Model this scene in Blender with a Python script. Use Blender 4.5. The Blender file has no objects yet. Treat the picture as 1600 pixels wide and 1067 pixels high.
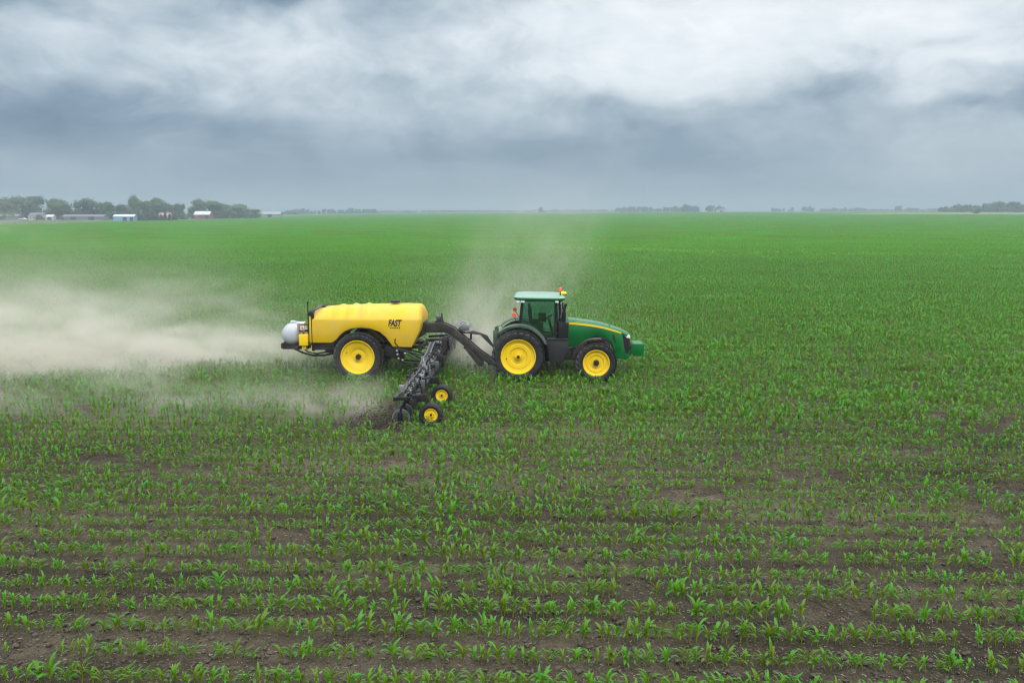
import bpy, bmesh, math, random
import numpy as np
from mathutils import Vector, Matrix, Euler, noise as mn

random.seed(7)
rng = np.random.default_rng(7)
R = math.radians
PI = math.pi
scene = bpy.context.scene
COL = scene.collection

# ------------------------------------------------------------------ camera
CAM_H = 6.48
cam_d = bpy.data.cameras.new('camera')
cam_d.lens = 31.5
cam_d.sensor_width = 36.0
cam_d.clip_start = 0.1
cam_d.clip_end = 20000
cam = bpy.data.objects.new('camera', cam_d)
COL.objects.link(cam)
cam.location = (0, 0, CAM_H)
cam.rotation_euler = (R(90 - 8.27), 0, 0)
scene.camera = cam

# ------------------------------------------------------------------ render settings
scene.view_settings.view_transform = 'Standard'
scene.view_settings.look = 'None'
scene.view_settings.exposure = 0.22
scene.view_settings.gamma = 1.0
scene.view_settings.use_curve_mapping = False
cy = scene.cycles
cy.use_denoising = True
cy.pixel_filter_type = 'BLACKMAN_HARRIS'
cy.filter_width = 1.2
cy.max_bounces = 8
cy.diffuse_bounces = 3
cy.glossy_bounces = 3
cy.transmission_bounces = 4
cy.transparent_max_bounces = 16
cy.volume_bounces = 2
cy.sample_clamp_indirect = 8


# ------------------------------------------------------------------ node helper
class NT:
    def __init__(s, tree):
        s.t = tree
        s.t.nodes.clear()

    def n(s, kind, **kw):
        nd = s.t.nodes.new(kind)
        for k, v in kw.items():
            setattr(nd, k, v)
        return nd

    def put(s, sock, v):
        if v is None:
            return
        if isinstance(v, bpy.types.NodeSocket):
            s.t.links.new(v, sock)
        else:
            if hasattr(sock.default_value, '__len__') and not hasattr(v, '__len__'):
                v = (v,) * len(sock.default_value)
            elif hasattr(v, '__len__') and len(v) == 3 and len(sock.default_value) == 4:
                v = (*v, 1)
            sock.default_value = v

    def m(s, op, a, b=None, c=None, clamp=False):
        nd = s.n('ShaderNodeMath', operation=op)
        nd.use_clamp = clamp
        for i, v in enumerate((a, b, c)):
            s.put(nd.inputs[i], v)
        return nd.outputs[0]

    def xyz(s, x, y, z):
        nd = s.n('ShaderNodeCombineXYZ')
        for i, v in enumerate((x, y, z)):
            s.put(nd.inputs[i], v)
        return nd.outputs[0]

    def sep(s, v):
        nd = s.n('ShaderNodeSeparateXYZ')
        s.put(nd.inputs[0], v)
        return nd.outputs

    def noise(s, vec, scale=1.0, detail=3, rough=0.5, dist=0.0):
        nd = s.n('ShaderNodeTexNoise')
        if vec is not None:
            s.put(nd.inputs['Vector'], vec)
        s.put(nd.inputs['Scale'], scale)
        s.put(nd.inputs['Detail'], detail)
        s.put(nd.inputs['Roughness'], rough)
        s.put(nd.inputs['Distortion'], dist)
        return nd.outputs['Fac'] if 'Fac' in nd.outputs else nd.outputs[0]

    def vscale(s, v, sc):
        nd = s.n('ShaderNodeVectorMath', operation='MULTIPLY')
        s.put(nd.inputs[0], v)
        s.put(nd.inputs[1], sc)
        return nd.outputs[0]

    def smooth(s, v, a, b, lo=0.0, hi=1.0):
        nd = s.n('ShaderNodeMapRange', interpolation_type='SMOOTHSTEP')
        for i, q in enumerate((v, a, b, lo, hi)):
            s.put(nd.inputs[i], q)
        return nd.outputs[0]

    def ramp(s, fac, stops):
        nd = s.n('ShaderNodeValToRGB')
        e = nd.color_ramp.elements
        while len(e) < len(stops):
            e.new(0.5)
        for el, (p, c) in zip(e, stops):
            el.position = p
            el.color = (*c, 1) if len(c) == 3 else c
        s.put(nd.inputs[0], fac)
        return nd.outputs[0]

    def mix(s, fac, a, b):
        nd = s.n('ShaderNodeMix', data_type='RGBA')
        s.put(nd.inputs[0], fac)
        s.put(nd.inputs[6], a)
        s.put(nd.inputs[7], b)
        return nd.outputs[2]


# ------------------------------------------------------------------ world: overcast sky
SUN_EL, SUN_AZ = 48.0, 160.0     # degrees; azimuth clockwise from +Y
world = bpy.data.worlds.new('World')
scene.world = world
world.use_nodes = True
W = NT(world.node_tree)
wout = W.n('ShaderNodeOutputWorld')
bg = W.n('ShaderNodeBackground')
BG = 0.1
bg.inputs['Strength'].default_value = BG
W.t.links.new(bg.outputs[0], wout.inputs[0])
nish = W.n('ShaderNodeTexSky', sky_type='NISHITA')
nish.sun_disc = False
nish.sun_elevation = R(SUN_EL)
nish.sun_rotation = R(SUN_AZ)
d = W.n('ShaderNodeTexCoord').outputs['Generated']
dx, dy, dz = W.sep(d)
az = W.m('ARCTAN2', dx, dy)
el = W.m('ARCSINE', W.m('MAXIMUM', dz, 0.0))
U = W.m('MULTIPLY', az, 14.0)        # hundredths of the picture's pixels, from straight ahead
V = W.m('MULTIPLY', el, 14.0)        # and above the horizon
# cloud deck seen in perspective
zz = W.m('ADD', W.m('MAXIMUM', dz, 0.0), 0.07)
P = W.xyz(W.m('DIVIDE', dx, zz), W.m('DIVIDE', dy, zz), 0.0)
n1 = W.noise(W.vscale(P, (0.55, 0.75, 1)), 1.0, 7, 0.55, 0.6)
n2 = W.noise(W.xyz(W.m('MULTIPLY', U, 0.60), W.m('MULTIPLY', V, 1.15), 3.3), 1.0, 6, 0.52, 0.1)
n3 = W.noise(W.xyz(W.m('MULTIPLY', U, 0.35), W.m('MULTIPLY', V, 0.8), 9.1), 1.0, 3, 0.5)
n4 = W.noise(W.xyz(W.m('MULTIPLY', U, 0.5), W.m('MULTIPLY', V, 1.0), 17.7), 1.0, 4, 0.5)
Uw = W.m('ADD', U, W.m('MULTIPLY', W.m('SUBTRACT', n3, 0.5), 3.0))
Vw = W.m('ADD', V, W.m('MULTIPLY', W.m('SUBTRACT', n4, 0.5), 1.2))
base = W.n('ShaderNodeFloatCurve')
cv = base.mapping.curves[0]
#     elevation (V/6) -> lightness
for i, (a, b) in enumerate([(0.0, 0.40), (0.035, 0.40), (0.10, 0.41), (0.18, 0.45), (0.25, 0.55), (0.33, 0.63), (0.50, 0.68), (1.0, 0.76)]):
    if i < 2 and i < len(cv.points):
        cv.points[i].location = (a, b)
    else:
        cv.points.new(a, b)
base.mapping.update()
W.put(base.inputs['Value'], W.m('DIVIDE', Vw, 6.0, clamp=True))
t = base.outputs[0]
BLOBS = [  # px, py, rx, ry, amount
    (40, 62, 140, 34, -0.40), (430, 12, 120, 24, -0.46), (220, 45, 260, 60, -0.10), (150, 200, 430, 36, -0.21), (120, 160, 260, 24, -0.14),
    (880, 245, 480, 36, -0.09), (1250, 165, 90, 32, -0.20), (1570, 175, 70, 26, -0.22), (1440, 203, 80, 12, -0.16),
    (660, 40, 150, 35, -0.12), (640, 150, 60, 14, -0.10), (1360, 115, 130, 16, -0.07),
    (1280, 50, 440, 60, 0.24), (940, 135, 190, 34, 0.16), (1490, 128, 130, 14, 0.10), (590, 195, 90, 60, 0.10),
    (1050, 170, 160, 18, 0.10), (150, 0, 120, 30, 0.08), (450, 150, 160, 25, 0.06), (1450, 250, 260, 60, 0.14), (250, 110, 200, 20, 0.05),
]
for px, py, rx, ry, am in BLOBS:
    u0, v0 = (px - 800) / 100, (330 - py) / 100
    a = W.m('DIVIDE', W.m('SUBTRACT', Uw, u0), rx / 100)
    b = W.m('DIVIDE', W.m('SUBTRACT', Vw, v0), ry / 100)
    e = W.m('EXPONENT', W.m('MULTIPLY', W.m('ADD', W.m('MULTIPLY', a, a), W.m('MULTIPLY', b, b)), -1.0))
    t = W.m('MULTIPLY_ADD', e, am, t)
fade = W.smooth(V, 0.1, 2.2, 0.25, 1.0)
t = W.m('MULTIPLY_ADD', W.m('MULTIPLY', W.m('SUBTRACT', n1, 0.5), fade), 0.13, t)
t = W.m('MULTIPLY_ADD', W.m('MULTIPLY', W.m('SUBTRACT', n2, 0.5), fade), 0.52, t)
n5 = W.noise(W.xyz(W.m('MULTIPLY', Uw, 1.5), W.m('MULTIPLY', Vw, 2.3), 5.5), 1.0, 6, 0.55, 0.15)
t = W.m('MULTIPLY_ADD', W.m('MULTIPLY', W.m('SUBTRACT', n5, 0.5), fade), 0.34, t)
cloud = W.ramp(t, [(0.0, (.070, .115, .165)), (0.22, (.130, .205, .285)), (0.36, (.215, .295, .385)), (0.55, (.42, .50, .565)),
                   (0.75, (.69, .75, .795)), (0.92, (.83, .87, .905)), (1.0, (.89, .92, .94))])
# overcast skies brighten towards the zenith
zen = W.m('MULTIPLY_ADD', W.smooth(dz, 0.20, 0.9), 2.1, 1.0)
cl = W.n('ShaderNodeVectorMath', operation='SCALE')
W.put(cl.inputs[0], cloud)
W.put(cl.inputs['Scale'], W.m('MULTIPLY', zen, 1.0 / BG))
W.put(bg.inputs['Color'], W.mix(0.95, nish.outputs[0], cl.outputs[0]))

sun_d = bpy.data.lights.new('sun', 'SUN')
sun_d.energy = 1.5
sun_d.angle = R(24)
sun_d.color = (1.0, 0.92, 0.78)
sun = bpy.data.objects.new('sun', sun_d)
COL.objects.link(sun)
sd = Vector((math.sin(R(SUN_AZ)) * math.cos(R(SUN_EL)), math.cos(R(SUN_AZ)) * math.cos(R(SUN_EL)), math.sin(R(SUN_EL))))
sun.rotation_euler = sd.to_track_quat('Z', 'Y').to_euler()
sun.location = (0, 0, 60)

# ------------------------------------------------------------------ places
YAW = R(-2)
ORG = Vector((0.30, 35.4, 0.0))         # ground under the tractor's rear axle
CY, SY = math.cos(YAW), math.sin(YAW)


def to_world(x, y):
    return ORG.x + CY * x - SY * y, ORG.y + SY * x + CY * y


def sstep(a, b, v):
    t = np.clip((v - a) / (b - a), 0, 1)
    return t * t * (3 - 2 * t)


def terrain(x, y):
    """gentle rise of the far land, more to the right"""
    y = np.asarray(y, float)
    x = np.asarray(x, float)
    a = np.arctan2(x, np.maximum(y, 1.0))
    amp = 3.4 * sstep(-0.33, 0.02, a) + 2.7 * sstep(0.0, 0.45, a)
    return amp * sstep(200, 1350, y)


def gz(x, y):
    return float(terrain(x, y))


F_PX, PITCH = 1400.0, R(8.27)


def at(px, dist):
    """world x of a picture column at a given distance ahead"""
    return (px - 800) / F_PX * (dist * math.cos(PITCH) + 0.9)


# ------------------------------------------------------------------ materials
def pbr(name, col, rough=0.5, metal=0.0, var=0.12, scale=3.0, dust=0.0, bump=0.0, bscale=20.0, spec=0.5, dustcol=(.17, .135, .10)):
    m = bpy.data.materials.new(name)
    m.use_nodes = True
    k = NT(m.node_tree)
    out = k.n('ShaderNodeOutputMaterial')
    b = k.n('ShaderNodeBsdfPrincipled')
    k.t.links.new(b.outputs[0], out.inputs[0])
    pos = k.n('ShaderNodeTexCoord').outputs['Object']
    nz = k.noise(pos, scale, 5, 0.6)
    lo = tuple(c * (1 - var) for c in col)
    hi = tuple(min(1, c * (1 + var)) for c in col)
    c = k.ramp(nz, [(0.3, lo), (0.7, hi)])
    if dust > 0:
        nd = k.noise(pos, scale * 0.9, 6, 0.65)
        nrm = k.sep(k.n('ShaderNodeNewGeometry').outputs['Normal'])[2]
        up = k.m('MULTIPLY_ADD', nrm, 0.25, 0.75)
        f = k.m('MULTIPLY', k.m('MULTIPLY', k.smooth(nd, 0.35, 0.75), dust), up, clamp=True)
        c = k.mix(f, c, dustcol)
        k.put(b.inputs['Roughness'], k.m('ADD', rough, k.m('MULTIPLY', f, 0.5), clamp=True))
    else:
        k.put(b.inputs['Roughness'], rough)
    k.put(b.inputs['Base Color'], c)
    b.inputs['Metallic'].default_value = metal
    b.inputs['Specular IOR Level'].default_value = spec
    if bump > 0:
        bn = k.n('ShaderNodeBump')
        bn.inputs['Strength'].default_value = bump
        bn.inputs['Distance'].default_value = 0.02
        k.put(bn.inputs['Height'], k.noise(pos, bscale, 4, 0.6))
        k.t.links.new(bn.outputs[0], b.inputs['Normal'])
    return m


M = {}
M['green'] = pbr('green_paint', (.001, .122, .022), .30, dust=.10, scale=1.6, spec=.12)
M['green_roof'] = pbr('roof_green_paint', (.006, .150, .045), .25, dust=.06, scale=1.5, spec=.5)
M['roof_top'] = pbr('pale_roof_sheen', (.17, .31, .235), .28, dust=.30, scale=1.2, spec=.6, dustcol=(.34, .36, .31))  # sky reflection on the roof top, put into a paler base colour
M['yellow'] = pbr('yellow_paint', (.86, .58, .003), .42, spec=.3, dust=.34, scale=2.6, var=.05, dustcol=(.44, .32, .12))
M['tank'] = pbr('tank_yellow_plastic', (.63, .405, .002), .36, spec=.3, dust=.42, scale=1.9, var=.05, dustcol=(.50, .38, .20))
M['stripe'] = pbr('stripe_yellow', (.80, .55, .02), .35, var=.04)
M['black'] = pbr('black_paint', (.010, .010, .012), .42, dust=.14, scale=3, spec=.3)
M['black_dusty'] = pbr('dusty_black_steel', (.014, .013, .013), .5, dust=.38, scale=2.4, spec=.3)
M['dark_plastic'] = pbr('dark_plastic', (.020, .021, .024), .5, dust=.18, scale=2, spec=.3)
M['rubber'] = pbr('rubber', (.018, .018, .020), .45, dust=.25, scale=3.2, dustcol=(.10, .085, .07), spec=.3)
M['steel'] = pbr('worn_steel', (.32, .33, .34), .38, metal=.7, dust=.30, scale=5)
M['grey_pipe'] = pbr('grey_pipe', (.085, .088, .10), .4, dust=.25, scale=5)
M['disc'] = pbr('disc_steel', (.10, .10, .105), .35, metal=.6, dust=.5, scale=4)
M['white_tank'] = pbr('white_poly', (.44, .48, .54), .45, dust=.18, scale=2, var=.05)
M['white'] = pbr('white_paint', (.75, .76, .76), .5, dust=.1, var=.05)
M['lamp'] = pbr('lamp_lens', (.78, .79, .80), .12, var=.05)
M['orange'] = pbr('orange_lens', (.75, .13, .03), .3, var=.05)
M['redorange'] = pbr('red_orange_lens', (.70, .12, .06), .35, var=.05)
M['dome'] = pbr('receiver_yellow', (.75, .60, .03), .35, var=.05)
M['seat'] = pbr('seat_fabric', (.02, .022, .022), .9)
M['cab_in'] = pbr('cab_trim', (.05, .055, .052), .8)
M['letter'] = pbr('black_print', (.012, .012, .012), .5)
M['soilclod'] = pbr('soil_clod', (.065, .050, .038), .95, var=.4, scale=9)
M['bark'] = pbr('bark', (.09, .07, .055), .9, var=.3)
M['red_wall'] = pbr('barn_red', (.20, .055, .050), .8, var=.15, scale=.6)
M['white_wall'] = pbr('white_siding', (.42, .42, .41), .7, var=.08, scale=.6)
M['blue_wall'] = pbr('blue_siding', (.19, .32, .55), .6, var=.08, scale=.5)
M['blue_roof'] = pbr('pale_blue_roof', (.52, .62, .75), .5, var=.06, scale=.5)
M['white_roof'] = pbr('white_metal_roof', (.52, .52, .51), .45, var=.06, scale=.5)
M['red_roof'] = pbr('faded_red_roof', (.36, .20, .17), .7, var=.12, scale=.5)
M['grey_roof'] = pbr('grey_roof', (.12, .12, .14), .7, var=.12, scale=.5)
M['dark_open'] = pbr('dark_board', (.03, .03, .032), .8)
M['window'] = pbr('window_glass', (.03, .04, .05), .1)
M['dull_wall'] = pbr('dull_grey_siding', (.15, .15, .165), .8)
M['galv'] = pbr('galvanised', (.27, .28, .29), .5, metal=.4)
M['post'] = pbr('weathered_post', (.13, .115, .10), .9)


for _k in ('green', 'green_roof', 'tank', 'yellow', 'stripe'):
    _b = [q for q in M[_k].node_tree.nodes if q.type == 'BSDF_PRINCIPLED'][0]
    _b.inputs['Coat Weight'].default_value = .55 if 'green' in _k else .0
    _b.inputs['Coat Roughness'].default_value = .12 if 'green' in _k else .25


def glass_mat():
    m = bpy.data.materials.new('tinted_cab_glass')
    m.use_nodes = True
    k = NT(m.node_tree)
    out = k.n('ShaderNodeOutputMaterial')
    tr = k.n('ShaderNodeBsdfTransparent')
    tr.inputs[0].default_value = (.66, .82, .84, 1)
    gl = k.n('ShaderNodeBsdfGlossy')
    gl.inputs['Roughness'].default_value = 0.03
    gl.inputs[0].default_value = (.85, .95, .95, 1)
    fr = k.n('ShaderNodeFresnel')
    fr.inputs[0].default_value = 1.5
    mx = k.n('ShaderNodeMixShader')
    k.put(mx.inputs[0], k.m('MULTIPLY_ADD', fr.outputs[0], 1.0, 0.05, clamp=True))
    k.t.links.new(tr.outputs[0], mx.inputs[1])
    k.t.links.new(gl.outputs[0], mx.inputs[2])
    k.t.links.new(mx.outputs[0], out.inputs[0])
    return m


M['glass'] = glass_mat()


def leaf_mat(name, low, high, tip, rough=.42, trans=.35, spread=.30):
    """maize: yellow-green sheath at the base, blue-green blade towards the tip ('along' runs 0..1 up the leaf)"""
    m = bpy.data.materials.new(name)
    m.use_nodes = True
    k = NT(m.node_tree)
    out = k.n('ShaderNodeOutputMaterial')
    b = k.n('ShaderNodeBsdfPrincipled')
    at_ = k.n('ShaderNodeAttribute', attribute_name='along')
    c = k.ramp(at_.outputs['Fac'], [(0.0, low), (0.45, high), (1.0, tip)])
    rnd = k.n('ShaderNodeObjectInfo').outputs['Random']
    wp = k.n('ShaderNodeNewGeometry').outputs['Position']
    patch = k.noise(k.vscale(wp, (.05, .07, 0.0)), 1.0, 4, .6)
    hv = k.n('ShaderNodeHueSaturation')
    k.put(hv.inputs['Hue'], k.m('MULTIPLY_ADD', W_sub(k, rnd), .05, .5))
    k.put(hv.inputs['Saturation'], 1.0)
    k.put(hv.inputs['Value'], k.m('ADD', k.m('MULTIPLY_ADD', W_sub(k, rnd), spread, 1.0), k.m('MULTIPLY', W_sub(k, patch), .5)))
    k.put(hv.inputs['Color'], c)
    k.put(b.inputs['Base Color'], hv.outputs[0])
    b.inputs['Roughness'].default_value = rough
    b.inputs['Specular IOR Level'].default_value = .18
    tl = k.n('ShaderNodeBsdfTranslucent')
    k.put(tl.inputs[0], hv.outputs[0])
    mx = k.n('ShaderNodeMixShader')
    mx.inputs[0].default_value = trans
    k.t.links.new(b.outputs[0], mx.inputs[1])
    k.t.links.new(tl.outputs[0], mx.inputs[2])
    k.t.links.new(mx.outputs[0], out.inputs[0])
    return m


def W_sub(k, v):
    return k.m('SUBTRACT', v, 0.5)


M['corn'] = leaf_mat('corn_leaf', (.240, .290, .001), (.140, .290, .002), (.084, .270, .056), rough=.36, trans=.42)
M['corn_far'] = leaf_mat('corn_leaf_far', (.185, .330, .002), (.138, .360, .004), (.110, .330, .022), rough=.45, trans=.45)


def crown_mat(name, dark, light):
    m = bpy.data.materials.new(name)
    m.use_nodes = True
    k = NT(m.node_tree)
    out = k.n('ShaderNodeOutputMaterial')
    b = k.n('ShaderNodeBsdfPrincipled')
    pos = k.n('ShaderNodeTexCoord').outputs['Object']
    rnd = k.n('ShaderNodeObjectInfo').outputs['Random']
    f = k.m('ADD', k.noise(pos, .45, 3, .6), k.m('MULTIPLY', W_sub(k, rnd), .35))
    k.put(b.inputs['Base Color'], k.ramp(f, [(.3, dark), (.7, light)]))
    b.inputs['Roughness'].default_value = .7
    tl = k.n('ShaderNodeBsdfTranslucent')
    k.put(tl.inputs[0], light)
    mx = k.n('ShaderNodeMixShader')
    mx.inputs[0].default_value = .35
    k.t.links.new(b.outputs[0], mx.inputs[1])
    k.t.links.new(tl.outputs[0], mx.inputs[2])
    k.t.links.new(mx.outputs[0], out.inputs[0])
    return m


M['crown'] = crown_mat('tree_leaves', (.048, .095, .030), (.095, .165, .046))
M['cedar'] = crown_mat('cedar_needles', (.018, .036, .022), (.032, .056, .030))


def ground_mat():
    m = bpy.data.materials.new('field_soil')
    m.use_nodes = True
    k = NT(m.node_tree)
    out = k.n('ShaderNodeOutputMaterial')
    b = k.n('ShaderNodeBsdfPrincipled')
    k.t.links.new(b.outputs[0], out.inputs[0])
    p = k.n('ShaderNodeNewGeometry').outputs['Position']
    x, y, z = k.sep(p)
    big = k.noise(k.vscale(p, (.12, .30, 0)), 1.0, 4, .6)
    mid = k.noise(p, 2.2, 6, .7)
    fine = k.noise(p, 26.0, 5, .72)
    c = k.ramp(k.m('MULTIPLY_ADD', W_sub(k, mid), .7, k.m('MULTIPLY_ADD', W_sub(k, fine), .9, big)),
               [(.2, (.030, .024, .015)), (.5, (.096, .076, .049)), (.8, (.200, .162, .112))])
    # bits of last year's stalks, bleached
    v = k.n('ShaderNodeTexVoronoi', feature='F1')
    k.put(v.inputs['Vector'], k.vscale(p, (14, 26, 20)))
    v.inputs['Scale'].default_value = 1.0
    fl = k.m('MULTIPLY', k.m('LESS_THAN', v.outputs['Distance'], .2), k.m('GREATER_THAN', k.sep(v.outputs['Color'])[0], .80))
    c = k.mix(k.m('MULTIPLY', fl, .7), c, (.34, .28, .20))
    # grass and other crops on the land beyond the field
    land = k.noise(k.vscale(p, (.0016, .0035, 0)), 1.0, 3, .5)
    far = k.ramp(land, [(.35, (.050, .125, .022)), (.5, (.070, .150, .026)), (.62, (.13, .165, .05)), (.75, (.055, .13, .03))])
    c = k.mix(k.smooth(y, 560, 760), c, far)
    k.put(b.inputs['Base Color'], c)
    b.inputs['Roughness'].default_value = .95
    b.inputs['Specular IOR Level'].default_value = .15
    bn = k.n('ShaderNodeBump')
    bn.inputs['Strength'].default_value = 1.0
    bn.inputs['Distance'].default_value = .12
    k.put(bn.inputs['Height'], k.m('ADD', k.noise(p, 9, 6, .7), k.m('MULTIPLY', fine, .8)))
    k.t.links.new(bn.outputs[0], b.inputs['Normal'])
    return m


M['soil'] = ground_mat()


def strip_mat(name, a, b_):
    m = bpy.data.materials.new(name)
    m.use_nodes = True
    k = NT(m.node_tree)
    out = k.n('ShaderNodeOutputMaterial')
    b = k.n('ShaderNodeBsdfPrincipled')
    k.t.links.new(b.outputs[0], out.inputs[0])
    p = k.n('ShaderNodeNewGeometry').outputs['Position']
    k.put(b.inputs['Base Color'], k.ramp(k.noise(k.vscale(p, (.05, .2, 0)), 1.0, 5, .65), [(.3, a), (.7, b_)]))
    b.inputs['Roughness'].default_value = .95
    b.inputs['Specular IOR Level'].default_value = .1
    return m


M['strip'] = strip_mat('pale_grass', (.105, .235, .012), (.185, .285, .03))
M['verge'] = strip_mat('verge_grass', (.065, .10, .040), (.12, .145, .07))
M['tan'] = strip_mat('stubble', (.21, .17, .09), (.30, .24, .13))
M['palefield'] = strip_mat('pale_crop', (.13, .17, .05), (.19, .21, .08))
M['bluefield'] = strip_mat('dense_crop', (.040, .13, .030), (.060, .16, .035))


# ------------------------------------------------------------------ mesh builder
class MB:
    def __init__(s):
        s.v, s.f, s.mi = [], [], []

    def add(s, vs, fs, mi=0):
        o = len(s.v)
        s.v.extend([tuple(q) for q in vs])
        s.f.extend([tuple(i + o for i in f) for f in fs])
        s.mi.extend([mi] * len(fs))

    def box(s, x0, x1, y0, y1, z0, z1, mi=0, rot=None):
        c = Vector(((x0 + x1) / 2, (y0 + y1) / 2, (z0 + z1) / 2))
        vs = [Vector((x, y, z)) for x in (x0, x1) for y in (y0, y1) for z in (z0, z1)]
        if rot is not None:
            rm = Euler(rot).to_matrix()
            vs = [rm @ (q - c) + c for q in vs]
        s.add(vs, [(0, 1, 3, 2), (4, 6, 7, 5), (0, 4, 5, 1), (2, 3, 7, 6), (0, 2, 6, 4), (1, 5, 7, 3)], mi)

    def prism(s, poly, y0, y1, mi=0):
        """polygon in XZ pushed along Y"""
        n = len(poly)
        area = sum(poly[i][0] * poly[(i + 1) % n][1] - poly[(i + 1) % n][0] * poly[i][1] for i in range(n))
        if area < 0:
            poly = poly[::-1]
        vs = [(x, y0, z) for x, z in poly] + [(x, y1, z) for x, z in poly]
        fs = [tuple(range(n)), tuple(range(2 * n - 1, n - 1, -1))]
        fs += [(i, i + n, (i + 1) % n + n, (i + 1) % n) for i in range(n)]
        s.add(vs, fs, mi)

    def tube(s, pts, r, n=8, mi=0, cap=True):
        pts = [Vector(p) for p in pts]
        rs = r if hasattr(r, '__len__') else [r] * len(pts)
        vs, fs = [], []
        up = None
        for i, p in enumerate(pts):
            tdir = (pts[min(i + 1, len(pts) - 1)] - pts[max(i - 1, 0)]).normalized()
            if up is None:
                up = tdir.orthogonal().normalized()
            up = (up - tdir * up.dot(tdir))
            up = up.normalized() if up.length > 1e-6 else tdir.orthogonal().normalized()
            sd_ = tdir.cross(up)
            for j in range(n):
                a = 2 * PI * j / n
                vs.append(p + (up * math.cos(a) + sd_ * math.sin(a)) * rs[i])
        for i in range(len(pts) - 1):
            for j in range(n):
                fs.append((i * n + j, i * n + (j + 1) % n, (i + 1) * n + (j + 1) % n, (i + 1) * n + j))
        if cap:
            fs.append(tuple(range(n - 1, -1, -1)))
            fs.append(tuple(range((len(pts) - 1) * n, len(pts) * n)))
        s.add(vs, fs, mi)

    def lathe(s, prof, n=40, c=(0, 0, 0), mi=0, a0=0.0, a1=2 * PI, axis='Y'):
        """profile of (radius, along axis)"""
        full = abs(a1 - a0 - 2 * PI) < 1e-6
        k = n if full else n + 1
        vs, fs = [], []
        for j in range(k):
            a = a0 + (a1 - a0) * j / n
            for r, y in prof:
                if axis == 'Y':
                    vs.append((c[0] + r * math.cos(a), c[1] + y, c[2] + r * math.sin(a)))
                else:
                    vs.append((c[0] + r * math.cos(a), c[1] + r * math.sin(a), c[2] + y))
        m = len(prof)
        for j in range(n):
            j2 = (j + 1) % k
            for i in range(m - 1):
                q = (j * m + i, j * m + i + 1, j2 * m + i + 1, j2 * m + i)
                fs.append(q if axis == 'Y' else q[::-1])
        s.add(vs, fs, mi)

    def ball(s, c, r, nu=14, nv=9, sc=(1, 1, 1), mi=0):
        vs, fs = [], []
        for i in range(nv + 1):
            th = PI * i / nv
            for j in range(nu):
                ph = 2 * PI * j / nu
                vs.append((c[0] + r * sc[0] * math.sin(th) * math.cos(ph), c[1] + r * sc[1] * math.sin(th) * math.sin(ph), c[2] + r * sc[2] * math.cos(th)))
        for i in range(nv):
            for j in range(nu):
                fs.append((i * nu + j, (i + 1) * nu + j, (i + 1) * nu + (j + 1) % nu, i * nu + (j + 1) % nu))
        s.add(vs, fs, mi)

    def grid(s, rows, mi=0, flip=False):
        """rows: list of equally long lists of points"""
        m = len(rows[0])
        vs = [p for r_ in rows for p in r_]
        fs = []
        for i in range(len(rows) - 1):
            for j in range(m - 1):
                q = (i * m + j, i * m + j + 1, (i + 1) * m + j + 1, (i + 1) * m + j)
                fs.append(q[::-1] if flip else q)
        s.add(vs, fs, mi)

    def mesh(s, name, mats, bevel=0.0, angle=35, clean=True):
        me = bpy.data.meshes.new(name)
        me.from_pydata(s.v, [], s.f)
        if not hasattr(mats, '__len__'):
            mats = [mats]
        for m in mats:
            me.materials.append(m)
        me.polygons.foreach_set('material_index', s.mi)
        if clean or bevel:
            b = bmesh.new()
            b.from_mesh(me)
            if clean:
                bmesh.ops.remove_doubles(b, verts=b.verts, dist=1e-5)
                bmesh.ops.dissolve_degenerate(b, edges=b.edges, dist=1e-6)
                bmesh.ops.recalc_face_normals(b, faces=b.faces)
            if bevel:
                ed = [e for e in b.edges if len(e.link_faces) == 2 and e.calc_face_angle(0) > R(30)]
                bmesh.ops.bevel(b, geom=ed, offset=bevel, offset_type='OFFSET', segments=2, profile=.6, affect='EDGES', clamp_overlap=True)
            b.to_mesh(me)
            b.free()
        if angle:
            me.shade_smooth()
            me.set_sharp_from_angle(angle=R(angle))
        return me

    def build(s, name, mats, parent=None, bevel=0.0, angle=35, clean=True):
        return link(name, s.mesh(name, mats, bevel, angle, clean), parent)


def link(name, me, parent=None):
    o = bpy.data.objects.new(name, me)
    COL.objects.link(o)
    if parent is not None:
        o.parent = parent
    return o


def tag(o, label=None, cat=None, group=None, kind=None):
    for k, v in (('label', label), ('category', cat), ('group', group), ('kind', kind)):
        if v:
            o[k] = v
    return o


def empty(name, loc=(0, 0, 0), rz=0.0, parent=None):
    o = bpy.data.objects.new(name, None)
    COL.objects.link(o)
    o.empty_display_size = .3
    o.location = loc
    o.rotation_euler = (0, 0, rz)
    if parent is not None:
        o.parent = parent
    return o


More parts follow.
